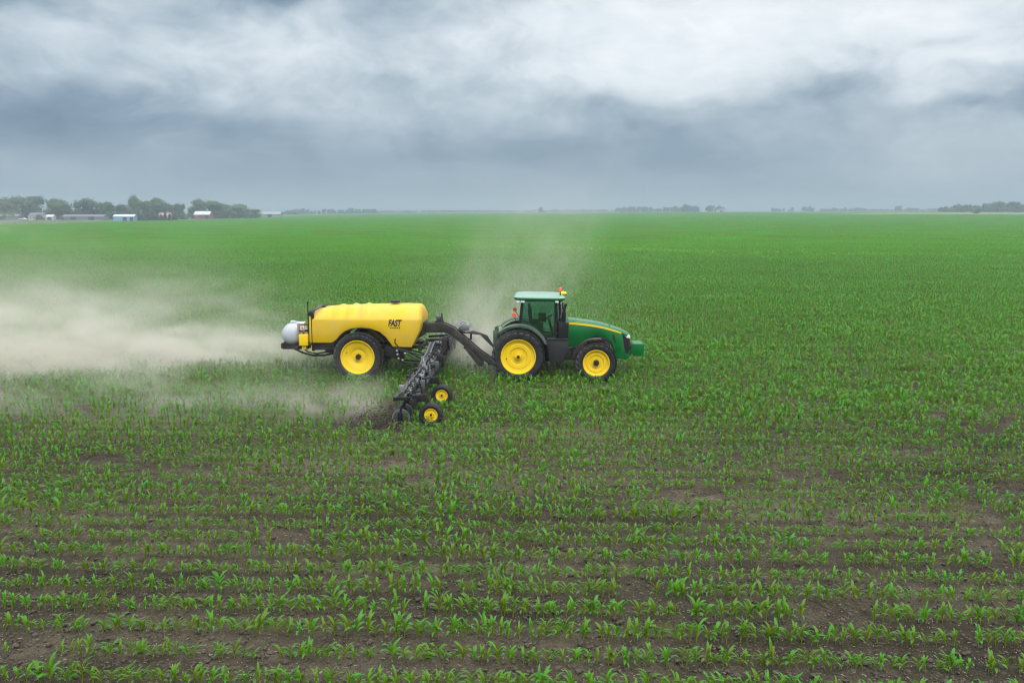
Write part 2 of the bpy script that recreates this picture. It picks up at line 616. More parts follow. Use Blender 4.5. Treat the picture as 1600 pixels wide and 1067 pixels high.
# ================================================================== GROUND
def ground():
    xs = sorted(set([round(v, 3) for v in np.concatenate([np.arange(-16, 16.01, .16), np.linspace(-60, 60, 61), np.linspace(-400, 400, 81), np.linspace(-2000, 2000, 81), np.linspace(-8900, 8900, 30)])]))
    ys = sorted(set([round(v, 3) for v in np.concatenate([np.arange(10, 30, .16), np.linspace(-50, 80, 66), np.linspace(80, 400, 60), np.linspace(400, 2000, 110), np.linspace(2000, 8900, 24)])]))
    X, Y = np.meshgrid(xs, ys)
    Z = terrain(X, Y)
    flat = (X > -16) & (X < 16) & (Y > 10) & (Y < 30)
    for i, j in zip(*np.nonzero(flat)):
        x, y = X[i, j], Y[i, j]
        ed = min(1.0, (16 - abs(x)) / 1.5, (y - 10) / 1.0, (30 - y) / 4)
        ly = -SY * (x - ORG.x) + CY * (y - ORG.y)
        ridge = .018 * math.cos(2 * PI * (ly - .381) / .762)
        Z[i, j] += ed * (ridge + .055 * mn.fractal((x * 2.6, y * 2.6, 0), .7, 2.0, 5) - .01)
    nx, ny = len(xs), len(ys)
    vs = np.stack([X.ravel(), Y.ravel(), Z.ravel()], 1)
    i, j = np.meshgrid(np.arange(ny - 1), np.arange(nx - 1), indexing='ij')
    a = (i * nx + j).ravel()
    fs = np.stack([a, a + 1, a + nx + 1, a + nx], 1)
    me = bpy.data.meshes.new('field_ground')
    me.from_pydata(vs.tolist(), [], fs.tolist())
    me.materials.append(M['soil'])
    me.shade_smooth()
    return tag(link('field_ground', me), kind='structure')


ground()


def sheet(name, pts, mat, lift=.02, n=40):
    """strip of land: pts = list of (x, y_near, y_far), follows the terrain"""
    m = MB()
    rows = []
    for k in range(7):
        row = []
        for x, y0, y1 in pts:
            y = y0 + (y1 - y0) * k / 6
            row.append((x, y, gz(x, y) + lift))
        rows.append(row)
    m.grid(rows)
    o = m.build(name, mat, clean=False)
    return tag(o, kind='structure')


def lerp_pts(ctrl, n):
    out = []
    for k in range(n + 1):
        t_ = k / n * (len(ctrl) - 1)
        i = min(int(t_), len(ctrl) - 2)
        f = t_ - i
        out.append(tuple(a + (b - a) * f for a, b in zip(ctrl[i], ctrl[i + 1])))
    return out


WATERWAY = [(-16, 168, 172), (-10, 160, 178), (0, 154, 176), (12, 146, 166), (30, 137, 152), (60, 126, 136), (84, 123, 130), (110, 124, 128)]
sheet('grass_waterway', lerp_pts(WATERWAY, 40), M['strip'], .10)
EDGE_R = [-1.2, -.64, -.571, -.50, -.43, -.37, -.285, -.20]      # where the crop ends on the left: x/y and y
EDGE_Y = [330, 400, 425, 465, 550, 617, 750, 1250]


def fan(name, r0, r1, f0, f1, mat, lift, ymax=2000):
    m = MB()
    rows = []
    for k in range(7):
        row = []
        for r_ in np.linspace(r0, r1, 40):
            e_ = float(np.interp(r_, EDGE_R, EDGE_Y))
            y = min(ymax, e_ * f0) + (min(ymax, e_ * f1) - min(ymax, e_ * f0)) * k / 6
            row.append((r_ * y, y, gz(r_ * y, y) + lift))
        rows.append(row)
    m.grid(rows)
    return tag(m.build(name, mat, clean=False), kind='structure')


fan('farm_verge', -1.0, -.29, 1.0, 1.7, M['verge'], .05, 860)
fan('stubble_strip', -.66, -.47, 1.0, 1.045, M['tan'], .10)
sheet('pale_field', lerp_pts([(300, 830, 850), (420, 800, 1000), (620, 760, 1000), (900, 760, 1000)], 30), M['palefield'], .12)
sheet('tan_strip', lerp_pts([(60, 800, 815), (120, 780, 800), (190, 790, 800)], 16), M['tan'], .12)


# ================================================================== CORN
def corn_mesh(name, seed, leaves=6, segs=5, vfold=True, lod=0):
    r_ = random.Random(seed)
    h = r_.uniform(.17, .22)
    vs, fs, al = [], [], []

    def add(v, f, a):
        o = len(vs)
        vs.extend(v)
        al.extend(a)
        fs.extend([tuple(i + o for i in q) for q in f])
    n = 4 if lod == 0 else 3
    v, a = [], []
    for k, (z, rr) in enumerate([(-.02, .011), (h * .55, .010), (h, .005)]):
        for j in range(n):
            t_ = 2 * PI * j / n
            v.append((rr * math.cos(t_), rr * math.sin(t_), z))
            a.append(.05 + .2 * k / 2)
    add(v, [(k * n + j, k * n + (j + 1) % n, (k + 1) * n + (j + 1) % n, (k + 1) * n + j) for k in range(2) for j in range(n)], a)
    pl = r_.uniform(0, PI)
    for q in range(leaves):
        az_ = pl + (q % 2) * PI + r_.uniform(-.55, .55)
        z0 = h * (.36 + .64 * q / max(1, leaves - 1))
        frac = q / max(1, leaves - 1)
        L = r_.uniform(.17, .27) * (.65 + .7 * math.sin(PI * (.15 + .7 * frac)))
        el0 = R(r_.uniform(50, 68) + 18 * frac)
        droop = r_.uniform(1.5, 2.8) * (1.15 - .55 * frac)
        wid = r_.uniform(.014, .023) * (1.1 if lod == 0 else 1.35)
        p = Vector((0, 0, z0))
        el_ = el0
        v, a, f = [], [], []
        hd = Vector((math.cos(az_), math.sin(az_), 0))
        sdv = Vector((-math.sin(az_), math.cos(az_), 0))
        tw = r_.uniform(-.5, .5)
        for k in range(segs + 1):
            t_ = k / segs
            w_ = wid * (.45 + 2.2 * t_ * (1 - t_) * 1.3) if t_ < .98 else wid * .08
            sv = (sdv * math.cos(tw * t_) + Vector((0, 0, 1)) * math.sin(tw * t_)) * w_
            upv = Vector((0, 0, 1)) * math.cos(el_) - hd * math.sin(el_)
            if vfold:
                v += [p - sv + upv * w_ * .45, p, p + sv + upv * w_ * .45]
                a += [.15 + .85 * t_] * 3
            else:
                v += [p - sv, p + sv]
                a += [.15 + .85 * t_] * 2
            p = p + (hd * math.cos(el_) + Vector((0, 0, 1)) * math.sin(el_)) * (L / segs)
            el_ -= droop / segs * (.5 + 1.0 * t_)
        m_ = 3 if vfold else 2
        for k in range(segs):
            for j in range(m_ - 1):
                f.append((k * m_ + j, k * m_ + j + 1, (k + 1) * m_ + j + 1, (k + 1) * m_ + j))
        add(v, f, a)
    return vs, fs, al


def leaf_mesh_data(name, vs, fs, al, mat):
    me = bpy.data.meshes.new(name)
    me.from_pydata([tuple(q) for q in vs], [], fs)
    me.materials.append(mat)
    at_ = me.attributes.new('along', 'FLOAT', 'POINT')
    at_.data.foreach_set('value', al)
    me.shade_smooth()
    return me


def lib_collection(name, meshes):
    c = bpy.data.collections.new(name)
    for i, me in enumerate(meshes):
        o = bpy.data.objects.new('%s_%02d' % (name, i), me)
        c.objects.link(o)
    return c


def scatter(name, pts, rot, scl, idx, coll):
    """one object: instances of a library collection's meshes on a cloud of points"""
    me = bpy.data.meshes.new(name)
    n = len(pts)
    me.vertices.add(n)
    me.vertices.foreach_set('co', np.asarray(pts, np.float32).ravel())
    for nm, ty, arr in (('rot', 'FLOAT_VECTOR', rot), ('scl', 'FLOAT_VECTOR', scl), ('idx', 'INT', idx)):
        a_ = me.attributes.new(nm, ty, 'POINT')
        if ty == 'INT':
            a_.data.foreach_set('value', np.asarray(arr, np.int32))
        else:
            a_.data.foreach_set('vector', np.asarray(arr, np.float32).ravel())
    o = link(name, me)
    ng = bpy.data.node_groups.new(name + '_nodes', 'GeometryNodeTree')
    ng.interface.new_socket('Geometry', in_out='INPUT', socket_type='NodeSocketGeometry')
    ng.interface.new_socket('Geometry', in_out='OUTPUT', socket_type='NodeSocketGeometry')
    N = ng.nodes
    gi, go = N.new('NodeGroupInput'), N.new('NodeGroupOutput')
    ci = N.new('GeometryNodeCollectionInfo')
    ci.inputs['Collection'].default_value = coll
    ci.inputs['Separate Children'].default_value = True
    ci.inputs['Reset Children'].default_value = True
    ip = N.new('GeometryNodeInstanceOnPoints')
    ip.inputs['Pick Instance'].default_value = True

    def attr(nm, ty):
        a_ = N.new('GeometryNodeInputNamedAttribute')
        a_.data_type = ty
        a_.inputs['Name'].default_value = nm
        return a_.outputs[0]
    L = ng.links.new
    L(gi.outputs[0], ip.inputs['Points'])
    L(ci.outputs[0], ip.inputs['Instance'])
    L(attr('idx', 'INT'), ip.inputs['Instance Index'])
    L(attr('rot', 'FLOAT_VECTOR'), ip.inputs['Rotation'])
    L(attr('scl', 'FLOAT_VECTOR'), ip.inputs['Scale'])
    L(ip.outputs[0], go.inputs[0])
    md = o.modifiers.new('scatter', 'NODES')
    md.node_group = ng
    return o


NV = 14
plants = [leaf_mesh_data('corn_plant', *corn_mesh('corn', 100 + i, leaves=6 + i % 3), M['corn']) for i in range(NV)]


# fuller, greener plants of the far side of the field
lush = [leaf_mesh_data('corn_plant_lush', *corn_mesh('corn', 200 + i, leaves=7), M['corn_far']) for i in range(6)]


def vnoise(x, y, s, seed):
    """smooth value noise on arrays"""
    x = x * s + seed * 17.3
    y = y * s + seed * 5.7
    xi, yi = np.floor(x).astype(int), np.floor(y).astype(int)
    fx, fy = x - xi, y - yi
    fx, fy = fx * fx * (3 - 2 * fx), fy * fy * (3 - 2 * fy)

    def hsh(a, b):
        q = np.sin(a * 127.1 + b * 311.7 + seed * 74.7) * 43758.5453
        return q - np.floor(q)
    return (hsh(xi, yi) * (1 - fx) * (1 - fy) + hsh(xi + 1, yi) * fx * (1 - fy) + hsh(xi, yi + 1) * (1 - fx) * fy + hsh(xi + 1, yi + 1) * fx * fy)


def in_waterway(x, y):
    m = np.zeros(x.shape, bool)
    c = np.array(WATERWAY)
    wob = (vnoise(x, y, .35, 21) - .5) * 9 + (vnoise(x, y, 1.3, 22) - .5) * 5
    lo = np.interp(x, c[:, 0], c[:, 1]) + wob
    hi = np.interp(x, c[:, 0], c[:, 2]) + wob
    return (x > c[0, 0]) & (x < c[-1, 0]) & (y > lo) & (y < hi)


ROW, GAP = .762, .120
Y_PLANTS = 194.0


def field_points():
    out = []
    k0, k1 = int((7 - ORG.y) / ROW), int((Y_PLANTS - ORG.y + 6) / ROW)
    for k in range(k0, k1):
        ly = .381 + ROW * k
        yw = ORG.y + ly
        half = (yw * .585 + 7)
        lx = np.arange(-half, half, GAP)
        lx = lx + rng.normal(0, .028, lx.size)
        lyv = ly + rng.normal(0, .014, lx.size)
        x = ORG.x + CY * lx - SY * lyv
        y = ORG.y + SY * lx + CY * lyv
        miss = .04 + .40 * sstep(.70, .88, vnoise(lx, lyv * 2.2, .35, 3)) * sstep(.40, .65, vnoise(lx, lyv, .08, 5)) * sstep(60, 25, yw) + .80 * sstep(.83, .93, vnoise(lx, lyv * 1.6, .9, 9)) * sstep(60, 15, yw)
        miss = np.where(in_waterway(x, y), .68, miss)
        churn = (lx > -5.4) & (lx < -3.3) & (lyv > -9.6) & (lyv < -6.0)
        miss = np.where(churn, .72, miss)
        keep = rng.random(lx.size) > miss
        out.append(np.stack([x, y, lx, lyv], 1)[keep])
    return np.concatenate(out)


FP = field_points()
x, y = FP[:, 0], FP[:, 1]
size = .86 + .30 * vnoise(FP[:, 2], FP[:, 3], .22, 1) + .22 * (vnoise(FP[:, 2], FP[:, 3], 1.7, 2) - .5)
size *= rng.normal(1, .11, len(FP)).clip(.6, 1.3)
rowmod = {}
for k_ in np.unique(np.round((FP[:, 3] - .381) / ROW)):
    rowmod[k_] = rng.normal(1, .045)
size *= np.array([rowmod[k_] for k_ in np.round((FP[:, 3] - .381) / ROW)])
size *= .73 + .31 * sstep(16, 38, FP[:, 1])
rotz = rng.uniform(0, 2 * PI, len(FP))
# a light wind leans the plants to the right
tx, ty = rng.normal(0, .10, len(FP)), rng.normal(.06, .10, len(FP))
idx = rng.integers(0, NV, len(FP))
lush_here = rng.random(len(FP)) < sstep(70, 190, FP[:, 1])
zt = terrain(x, y)
# which plants stand in the picture, nearest first
depth = y * math.cos(PITCH) + CAM_H * math.sin(PITCH)
vv = (-CAM_H * math.cos(PITCH) + y * math.sin(PITCH)) / depth
inside = (np.abs(x / depth) < .568) & (vv > -.379)
order = np.argsort(np.where(inside, y, 1e9))[:300]
near = np.zeros(len(FP), bool)
near[order] = True
for n_, i in enumerate(order):
    o = bpy.data.objects.new('corn_plant', plants[idx[i]])
    COL.objects.link(o)
    o.location = (x[i], y[i], zt[i])
    o.rotation_euler = (tx[i], ty[i], rotz[i])
    o.scale = (size[i],) * 3
    tag(o, 'young corn plant in the crop rows along the bottom edge of the photo', 'corn plant', 'corn plants in the nearest rows')
rest = ~near
idx = np.where(lush_here, NV + idx % len(lush), idx)
# rotation: spin first, then lean (Euler XYZ applies X, Y, then Z; leaning directions are random anyway)
sc_corn = scatter('corn_crop', np.stack([x, y, zt], 1)[rest], np.stack([tx, ty, rotz], 1)[rest], np.repeat(size[rest][:, None], 3, 1), idx[rest], lib_collection('corn_library', plants + lush))
tag(sc_corn, kind='stuff')

# beyond: blocks of rows, the plants simpler
TR, TL = 8, 8.0
small = [corn_mesh('c', 400 + i, leaves=6, segs=3, vfold=False, lod=1) for i in range(10)]


def tile_mesh(seed):
    r_ = random.Random(seed)
    V_, F_, A_ = [], [], []
    rm = [r_.uniform(.82, 1.15) for _ in range(TR)]
    for q in range(TR):
        for k in range(int(TL / GAP)):
            if r_.random() < .06:
                continue
            vs, fs, al = r_.choice(small)
            s_ = r_.uniform(.90, 1.25) * rm[q]
            a_ = r_.uniform(0, 2 * PI)
            mt = Matrix.Translation((-TL / 2 + (k + r_.uniform(.2, .8)) * GAP, -TR * ROW / 2 + (q + .5) * ROW + r_.gauss(0, .02), 0)) @ Matrix.Rotation(a_, 4, 'Z') @ Matrix.Scale(s_, 4)
            o = len(V_)
            V_ += [mt @ Vector(p) for p in vs]
            F_ += [tuple(i + o for i in f) for f in fs]
            A_ += al
    return leaf_mesh_data('corn_block', V_, F_, A_, M['corn_far'])


tiles = lib_collection('corn_block_library', [tile_mesh(900 + i) for i in range(7)])
k1 = int((Y_PLANTS - ORG.y + 6) / ROW)
tp = []
ly = .381 + ROW * k1 - ROW / 2 + TR * ROW / 2
while ORG.y + ly < 1250:
    yw = ORG.y + ly
    half = yw * .60 + 14
    lx = np.arange(-half, half, TL) + (rng.random() * TL)
    tp.append(np.stack([lx, np.full(lx.size, ly)], 1))
    ly += TR * ROW
tp = np.concatenate(tp)
tx_, ty_ = ORG.x + CY * tp[:, 0] - SY * tp[:, 1], ORG.y + SY * tp[:, 0] + CY * tp[:, 1]
azi = np.arctan2(tx_, ty_)
edge = np.where(tx_ / ty_ < -.2, np.interp(tx_ / ty_, EDGE_R, EDGE_Y), 1250.0)
edge = np.where((tx_ > 300), np.interp(tx_, [300, 420, 620, 900], [830, 800, 760, 760]), edge)
keep = (ty_ < edge - 4) & ~in_waterway(tx_, ty_)
tx_, ty_ = tx_[keep], ty_[keep]
n = len(tx_)
flip = rng.integers(0, 2, n) * PI
vsc = .9 + .35 * vnoise(tx_, ty_, .02, 4) + rng.normal(0, .04, n)
sc3 = np.stack([np.ones(n), np.ones(n), vsc], 1)
far_corn = scatter('corn_crop_beyond', np.stack([tx_, ty_, terrain(tx_, ty_)], 1), np.stack([np.zeros(n), np.zeros(n), flip + YAW], 1), sc3, rng.integers(0, 7, n), tiles)
tag(far_corn, kind='stuff')


# clods and bleached stalk bits lying on the soil
def clod(seed):
    r_ = random.Random(seed)
    b = bmesh.new()
    bmesh.ops.create_icosphere(b, subdivisions=1, radius=1)
    for v in b.verts:
        v.co *= r_.uniform(.7, 1.25)
        v.co.z *= .6
    me = bpy.data.meshes.new('clod')
    b.to_mesh(me)
    b.free()
    me.materials.append(M['soilclod'])
    return me


M['straw'] = pbr('bleached_stalk', (.36, .30, .21), .9, var=.3, scale=12)


def stalk(seed):
    r_ = random.Random(seed)
    m = MB()
    L_ = r_.uniform(.8, 2.2)
    m.tube([(-L_, 0, .2), (0, r_.uniform(-.2, .2), .3), (L_, 0, .2)], .30, 4)
    return m.mesh('stalk', M['straw'])


lib = lib_collection('litter_library', [clod(i) for i in range(4)] + [stalk(i) for i in range(4)])
NL = 90000
yy = 9 + 44 * rng.random(NL) ** 1.6
xx = (rng.random(NL) * 2 - 1) * (yy * .585 + 4)
ii = rng.integers(0, 4, NL)
st = rng.random(NL) < .30
ii[st] += 4
s_ = np.where(st, rng.uniform(.005, .013, NL), rng.lognormal(-4.1, .5, NL).clip(.006, .055))
tag(scatter('soil_litter', np.stack([xx, yy, np.full(NL, .018)], 1), np.stack([rng.normal(0, .2, NL), rng.normal(0, .2, NL), rng.uniform(0, 6.28, NL)], 1), np.repeat(s_[:, None], 3, 1), ii, lib), kind='stuff')


# ================================================================== WHEELS
def tyre_mesh(Rr, w, rim, lugs, lugh=.065):
    m = MB()
    h = w / 2
    base_ = Rr - lugh
    half = [(rim - .01, h * .72), (rim + .03, h * .92), (rim + (base_ - rim) * .45, h * 1.06), (rim + (base_ - rim) * .80, h * 1.03), (base_ - .02, h * .90), (base_, h * .60)]
    prof = [(r_, -y_) for r_, y_ in half] + [(base_ + .003, 0)] + [(r_, y_) for r_, y_ in half[::-1]]
    m.lathe(prof, 56)
    for k in range(lugs):
        for sgn in (-1, 1):
            a0 = 2 * PI * (k + (.5 if sgn > 0 else 0)) / lugs
            st_ = [(0.02 * sgn, Rr - .004, 0.0), (h * .55 * sgn, Rr - .004, .18 * w / .48 / Rr), (h * .98 * sgn, Rr - .015, .36 * w / .48 / Rr), (h * 1.09 * sgn, Rr - lugh - .13 * Rr, .46 * w / .48 / Rr)]
            dth = .075 / Rr * (Rr / 1.0) ** .5 * (w / .48)
            vs = []
            for q, (y_, ro, da) in enumerate(st_):
                ri = base_ - .02 if q < 3 else ro - .03
                for a, rr in ((a0 + da - dth / 2, ri), (a0 + da - dth / 2, ro), (a0 + da + dth / 2, ro), (a0 + da + dth / 2, ri)):
                    vs.append((rr * math.cos(a), y_ * 1.0, rr * math.sin(a)))
            fs = []
            for q in range(3):
                for j in range(4):
                    fs.append((q * 4 + j, q * 4 + (j + 1) % 4, q * 4 + 4 + (j + 1) % 4, q * 4 + 4 + j))
            fs += [(3, 2, 1, 0), (12, 13, 14, 15)]
            m.add(vs, fs)
    return m.mesh('tyre', M['rubber'], angle=30)


def ribbed_tyre_mesh(Rr, w, rim):
    m = MB()
    h = w / 2
    prof = [(rim - .01, -h * .7), (rim + .02, -h * .95), ((Rr + rim) / 2, -h * 1.08), (Rr - .03, -h * .92)]
    for k in range(5):
        y0 = -h * .8 + k * h * .4 - h * .0
        y1 = y0 + h * .26
        prof += [(Rr, max(-h * .85, y0)), (Rr, min(h * .85, y1)), (Rr - .012, min(h * .85, y1) + .004), (Rr - .012, min(h * .88, y0 + h * .39))]
    prof += [(Rr - .03, h * .92), ((Rr + rim) / 2, h * 1.08), (rim + .02, h * .95), (rim - .01, h * .7)]
    m.lathe(prof, 36)
    return m.mesh('tyre', M['rubber'], angle=30)


def rim_mesh(rim, w, style):
    """dished disc, outer face on -Y"""
    m = MB()
    o = -w * .40
    if style == 'rear':
        prof = [(rim - .02, -o), (rim + .015, o), (rim + .012, o - .015), (rim - .02, o - .012), (rim - .03, o + .05), (rim - .06, o + .075), (rim * .74, o + .095), (rim * .70, o + .075), (rim * .52, o + .085), (rim * .48, o + .12), (rim * .30, o + .13), (rim * .27, o + .105), (.0, o + .10)]
    elif style == 'front':
        prof = [(rim - .02, -o), (rim + .015, o), (rim + .012, o - .015), (rim - .02, o - .012), (rim - .035, o + .06), (rim * .80, o + .10), (rim * .76, o + .07), (rim * .60, o + .075), (rim * .54, o + .11), (rim * .30, o + .11), (0, o + .11)]
    elif style == 'cart':
        prof = [(rim - .02, -o), (rim + .015, o), (rim + .012, o - .015), (rim - .02, o - .012), (rim - .035, o + .05), (rim - .06, o + .08), (rim * .70, o + .10), (rim * .48, o + .16), (rim * .42, o + .19), (0, o + .19)]
    else:
        prof = [(rim - .01, -o), (rim + .01, o), (rim - .01, o - .006), (rim - .025, o + .03), (rim * .55, o + .05), (rim * .45, o + .03), (0, o + .03)]
    m.lathe(prof, 44)
    return m.mesh('rim', M['yellow'], angle=28)


def hub_mesh(rim, w, style):
    m = MB()
    o = -w * .40
    if style == 'rear':
        m.lathe([(0.0, o - .10), (.045, o - .10), (.055, o - .07), (.055, o + .11)], 20, mi=0)
        m.lathe([(.055, o + .03), (.11, o + .04), (.12, o + .10)], 20, mi=1)
        for k in range(10):
            a = 2 * PI * k / 10
            m.tube([(.20 * math.cos(a), o + .14, .20 * math.sin(a)), (.20 * math.cos(a), o + .085, .20 * math.sin(a))], .018, 6, mi=1)
        m.tube([(-.45, o + .12, -.13), (-.45, o + .06, -.13)], .022, 8, mi=0)
        for k in range(4):
            a = 2 * PI * k / 4 + .3
            m.box(.12 * math.cos(a) - .02, .12 * math.cos(a) + .02, o + .05, o + .11, .12 * math.sin(a) - .02, .12 * math.sin(a) + .02, mi=1)
    elif style == 'front':
        m.lathe([(0, o - .02), (.085, o - .02), (.105, o), (.115, o + .12)], 24, mi=0)
        for k in range(10):
            a = 2 * PI * k / 10
            m.tube([(.17 * math.cos(a), o + .12, .17 * math.sin(a)), (.17 * math.cos(a), o + .08, .17 * math.sin(a))], .016, 6, mi=1)
        for k in range(8):
            a = 2 * PI * k / 8 + .2
            m.tube([(rim * .68 * math.cos(a), o + .08, rim * .68 * math.sin(a)), (rim * .68 * math.cos(a), o + .055, rim * .68 * math.sin(a))], .016, 6, mi=1)
    elif style == 'cart':
        m.lathe([(0, o + .05), (.08, o + .05), (.10, o + .08), (.105, o + .20)], 24, mi=0)
        for k in range(10):
            a = 2 * PI * k / 10
            m.tube([(.19 * math.cos(a), o + .20, .19 * math.sin(a)), (.19 * math.cos(a), o + .165, .19 * math.sin(a))], .015, 6, mi=1)
        m.tube([(-.46, o + .11, .10), (-.46, o + .05, .10)], .02, 8, mi=0)
    else:
        m.lathe([(0, o - .01), (.03, o - .01), (.04, o + .04)], 14, mi=0)
        for k in range(5):
            a = 2 * PI * k / 5
            m.tube([(.075 * math.cos(a), o + .045, .075 * math.sin(a)), (.075 * math.cos(a), o + .02, .075 * math.sin(a))], .009, 6, mi=0)
    return m.mesh('hub', [M['black'], M['yellow']], angle=30)


WH = {
    'rear': (1.02, .48, .66, 24), 'front': (.79, .42, .50, 22), 'cart': (.955, .40, .645, 30), 'gauge': (.36, .22, .20, 0),
}
WMESH = {}
for k, (Rr, w, rim, lg) in WH.items():
    WMESH[k] = (tyre_mesh(Rr, w, rim, lg) if lg else ribbed_tyre_mesh(Rr, w, rim), rim_mesh(rim, w, k), hub_mesh(rim, w, k))


def wheel(parent, kind, x, y, z=None, name='wheel', spin=0.0):
    Rr = WH[kind][0]
    e = empty(name, (x, y, Rr - .03 if z is None else z), PI if y > 0 and kind != 'gauge' else 0.0, parent)
    for nm, me in zip(('tyre', 'rim', 'hub'), WMESH[kind]):
        o = link(nm, me, e)
        o.rotation_euler = (0, spin, 0)
    return e


# ================================================================== TRACTOR
def arc_band(c, Rr, a0, a1, y0, y1, th, n=18):
    """curved mudguard about a Y axis"""
    m = MB()
    m.lathe([(Rr, y0), (Rr, y1), (Rr - th, y1), (Rr - th - .06, y0), (Rr - .05, y0), (Rr, y0)], n, c, a0=a0, a1=a1)
    return m


tractor = empty('tractor', ORG, YAW)
tag(tractor, 'green farm tractor with yellow wheel rims towing the yellow tank trailer', 'tractor')
for s_ in (-1, 1):
    wheel(tractor, 'rear', 0, 1.52 * s_, spin=.1)
    wheel(tractor, 'front', 2.97, 1.52 * s_, spin=.4)

# chassis
m = MB()
m.prism([(-.55, .75), (-.45, 1.35), (1.3, 1.35), (1.3, 1.05), (3.7, 1.05), (3.75, .72), (1.4, .62), (.3, .52), (-.3, .55)], -.32, .32)
m.tube([(0, -1.4, .99), (0, 1.4, .99)], .16, 14)
m.tube([(0, -.85, .99), (0, .85, .99)], .24, 14)
m.box(2.80, 3.12, -1.32, 1.32, .70, .86)
m.tube([(2.97, -1.42, .76), (2.97, -1.05, .76)], .17, 14)
m.tube([(2.97, 1.42, .76), (2.97, 1.05, .76)], .17, 14)
m.box(2.1, 2.7, -.42, .42, .72, 1.1)
m.build('chassis', M['black_dusty'], tractor, bevel=.02)

# hood as a loft along x
HX = [1.92, 2.25, 2.6, 2.95, 3.25, 3.55, 3.80, 4.00, 4.16, 4.28, 4.36]
HT = [2.30, 2.275, 2.23, 2.175, 2.115, 2.03, 1.955, 1.88, 1.805, 1.74, 1.67]
HB = [1.20, 1.22, 1.45, 1.63, 1.60, 1.35, .95, .90, .90, .90, .92]
HW = [.47, .475, .475, .47, .465, .455, .44, .425, .40, .36, .30]


def hood_half(xq):
    return float(np.interp(xq, HX, HW))


def hood_top(xq):
    return float(np.interp(xq, HX, HT))


m = MB()
xs = np.linspace(1.92, 4.03, 40)
rows = []
for xq in xs:
    tp_, bt, wd = hood_top(xq), float(np.interp(xq, HX, HB)), hood_half(xq)
    sh = tp_ - .085
    sec = [(-wd + .03, bt), (-wd, bt + .05), (-wd - .012, (bt + sh) / 2), (-wd, sh - .02), (-wd + .03, sh + .02), (-wd + .10, tp_ - .022), (-wd * .5, tp_ - .004), (0, tp_)]
    sec = sec + [(-a, b) for a, b in sec[-2::-1]]
    rows.append([(xq, a, b) for a, b in sec])
m.grid(rows, flip=True)
m.add([rows[0][i] for i in range(len(rows[0]))], [tuple(range(len(rows[0])))])
m.build('hood', M['green'], tractor, angle=40)
# nose cap
m = MB()
rows = []
for xq in np.linspace(4.035, 4.37, 12):
    tp_, wd = hood_top(min(xq, 4.36)), hood_half(min(xq, 4.36))
    f = (xq - 4.035) / .335
    sh = tp_ - .085
    lo = sh - .10 + .05 * f
    sec = [(-wd, lo), (-wd - .004, sh - .02), (-wd + .03, sh + .02), (-wd + .09, tp_ - .022), (-wd * .5, tp_ - .004), (0, tp_)]
    sec = sec + [(-a, b) for a, b in sec[-2::-1]]
    rows.append([(xq, a, b) for a, b in sec])
m.grid(rows, flip=True)
m.add(rows[-1], [tuple(range(len(rows[-1])))])
m.build('nose_cap', M['green'], tractor, angle=40)
# front side panel going down before the grille, and grille
for s_ in (-1, 1):
    m = MB()
    m.prism([(3.76, 1.0), (3.80, .74), (4.12, .72), (4.20, .92), (4.12, 1.2), (4.07, 1.62), (4.00, 1.70), (3.80, 1.6)], .40 * s_ - .03, .40 * s_ + .03)
    m.build('side_panel', M['green'], tractor, bevel=.012)
m = MB()
m.prism([(4.02, .90), (4.28, .94), (4.355, 1.30), (4.345, 1.60), (4.06, 1.72)], -.365, .365)
gr = m.build('grille', M['black'], tractor, bevel=.03)
for k in range(9):
    m = MB()
    z_ = 1.0 + k * .066
    m.box(4.12, 4.30 + .05 * math.sin(PI * k / 9), -.374, .374, z_, z_ + .02)
    m.build('grille_slat', M['dark_plastic'], gr, angle=0)
for s_ in (-1, 1):
    m = MB()
    m.prism([(4.10, 1.66), (4.33, 1.655), (4.372, 1.60), (4.35, 1.53), (4.25, 1.54)], .24 * s_ - .135, .24 * s_ + .135)
    m.build('headlight', M['lamp'], tractor, bevel=.02)
m = MB()
m.prism([(3.86, .78), (4.20, .66), (4.36, .80), (4.30, .93), (4.05, .88)], -.36, .36)
m.build('front_support', M['green'], tractor, bevel=.02)
# hood stripe both sides
for s_ in (-1, 1):
    m = MB()
    rows = []
    for xq in np.linspace(1.95, 4.0, 30):
        f = (xq - 1.95) / 2.05
        zc = hood_top(xq) - .165 + .035 * f
        hw_ = .042 * (1 - .30 * f)
        yy_ = (hood_half(xq) + .018) * s_
        rows.append([(xq, yy_, zc - hw_), (xq, yy_ - .004 * s_, zc + hw_)])
    m.grid(rows)
    m.build('hood_stripe', M['stripe'], tractor, clean=False)
    # dark vent gap where the hood parts from the nose
    m = MB()
    m.prism([(3.66, 1.70), (3.72, 1.70), (3.80, 1.36), (3.76, 1.36)], (.470) * s_ - .012, .470 * s_ + .012)
    m.prism([(3.10, 1.62), (3.62, 1.44), (3.76, 1.05), (3.70, 1.04), (3.58, 1.36), (3.10, 1.55)], .468 * s_ - .014, .468 * s_ + .014)
    m.build('hood_vent', M['black'], tractor)
# hood top trims (dark seam)
m = MB()
m.box(3.53, 3.57, -.34, .34, hood_top(3.55) - .02, hood_top(3.55) + .006, rot=(0, .28, 0))
m.build('hood_seam', M['black'], tractor)

# front mudguards
for s_ in (-1, 1):
    y0, y1 = sorted((1.30 * s_, 1.70 * s_))
    m = MB()
    m.lathe([(.93, y0), (.93, y1), (.905, y1), (.905, y0), (.93, y0)], 18, (2.97, 0, .76), a0=R(78), a1=R(176))
    m.tube([(2.9, 1.0 * s_, .9), (2.7, 1.25 * s_, 1.4), (2.66, 1.5 * s_, 1.62)], .03, 6)
    m.build('front_mudguard', M['dark_plastic'], tractor, angle=40)

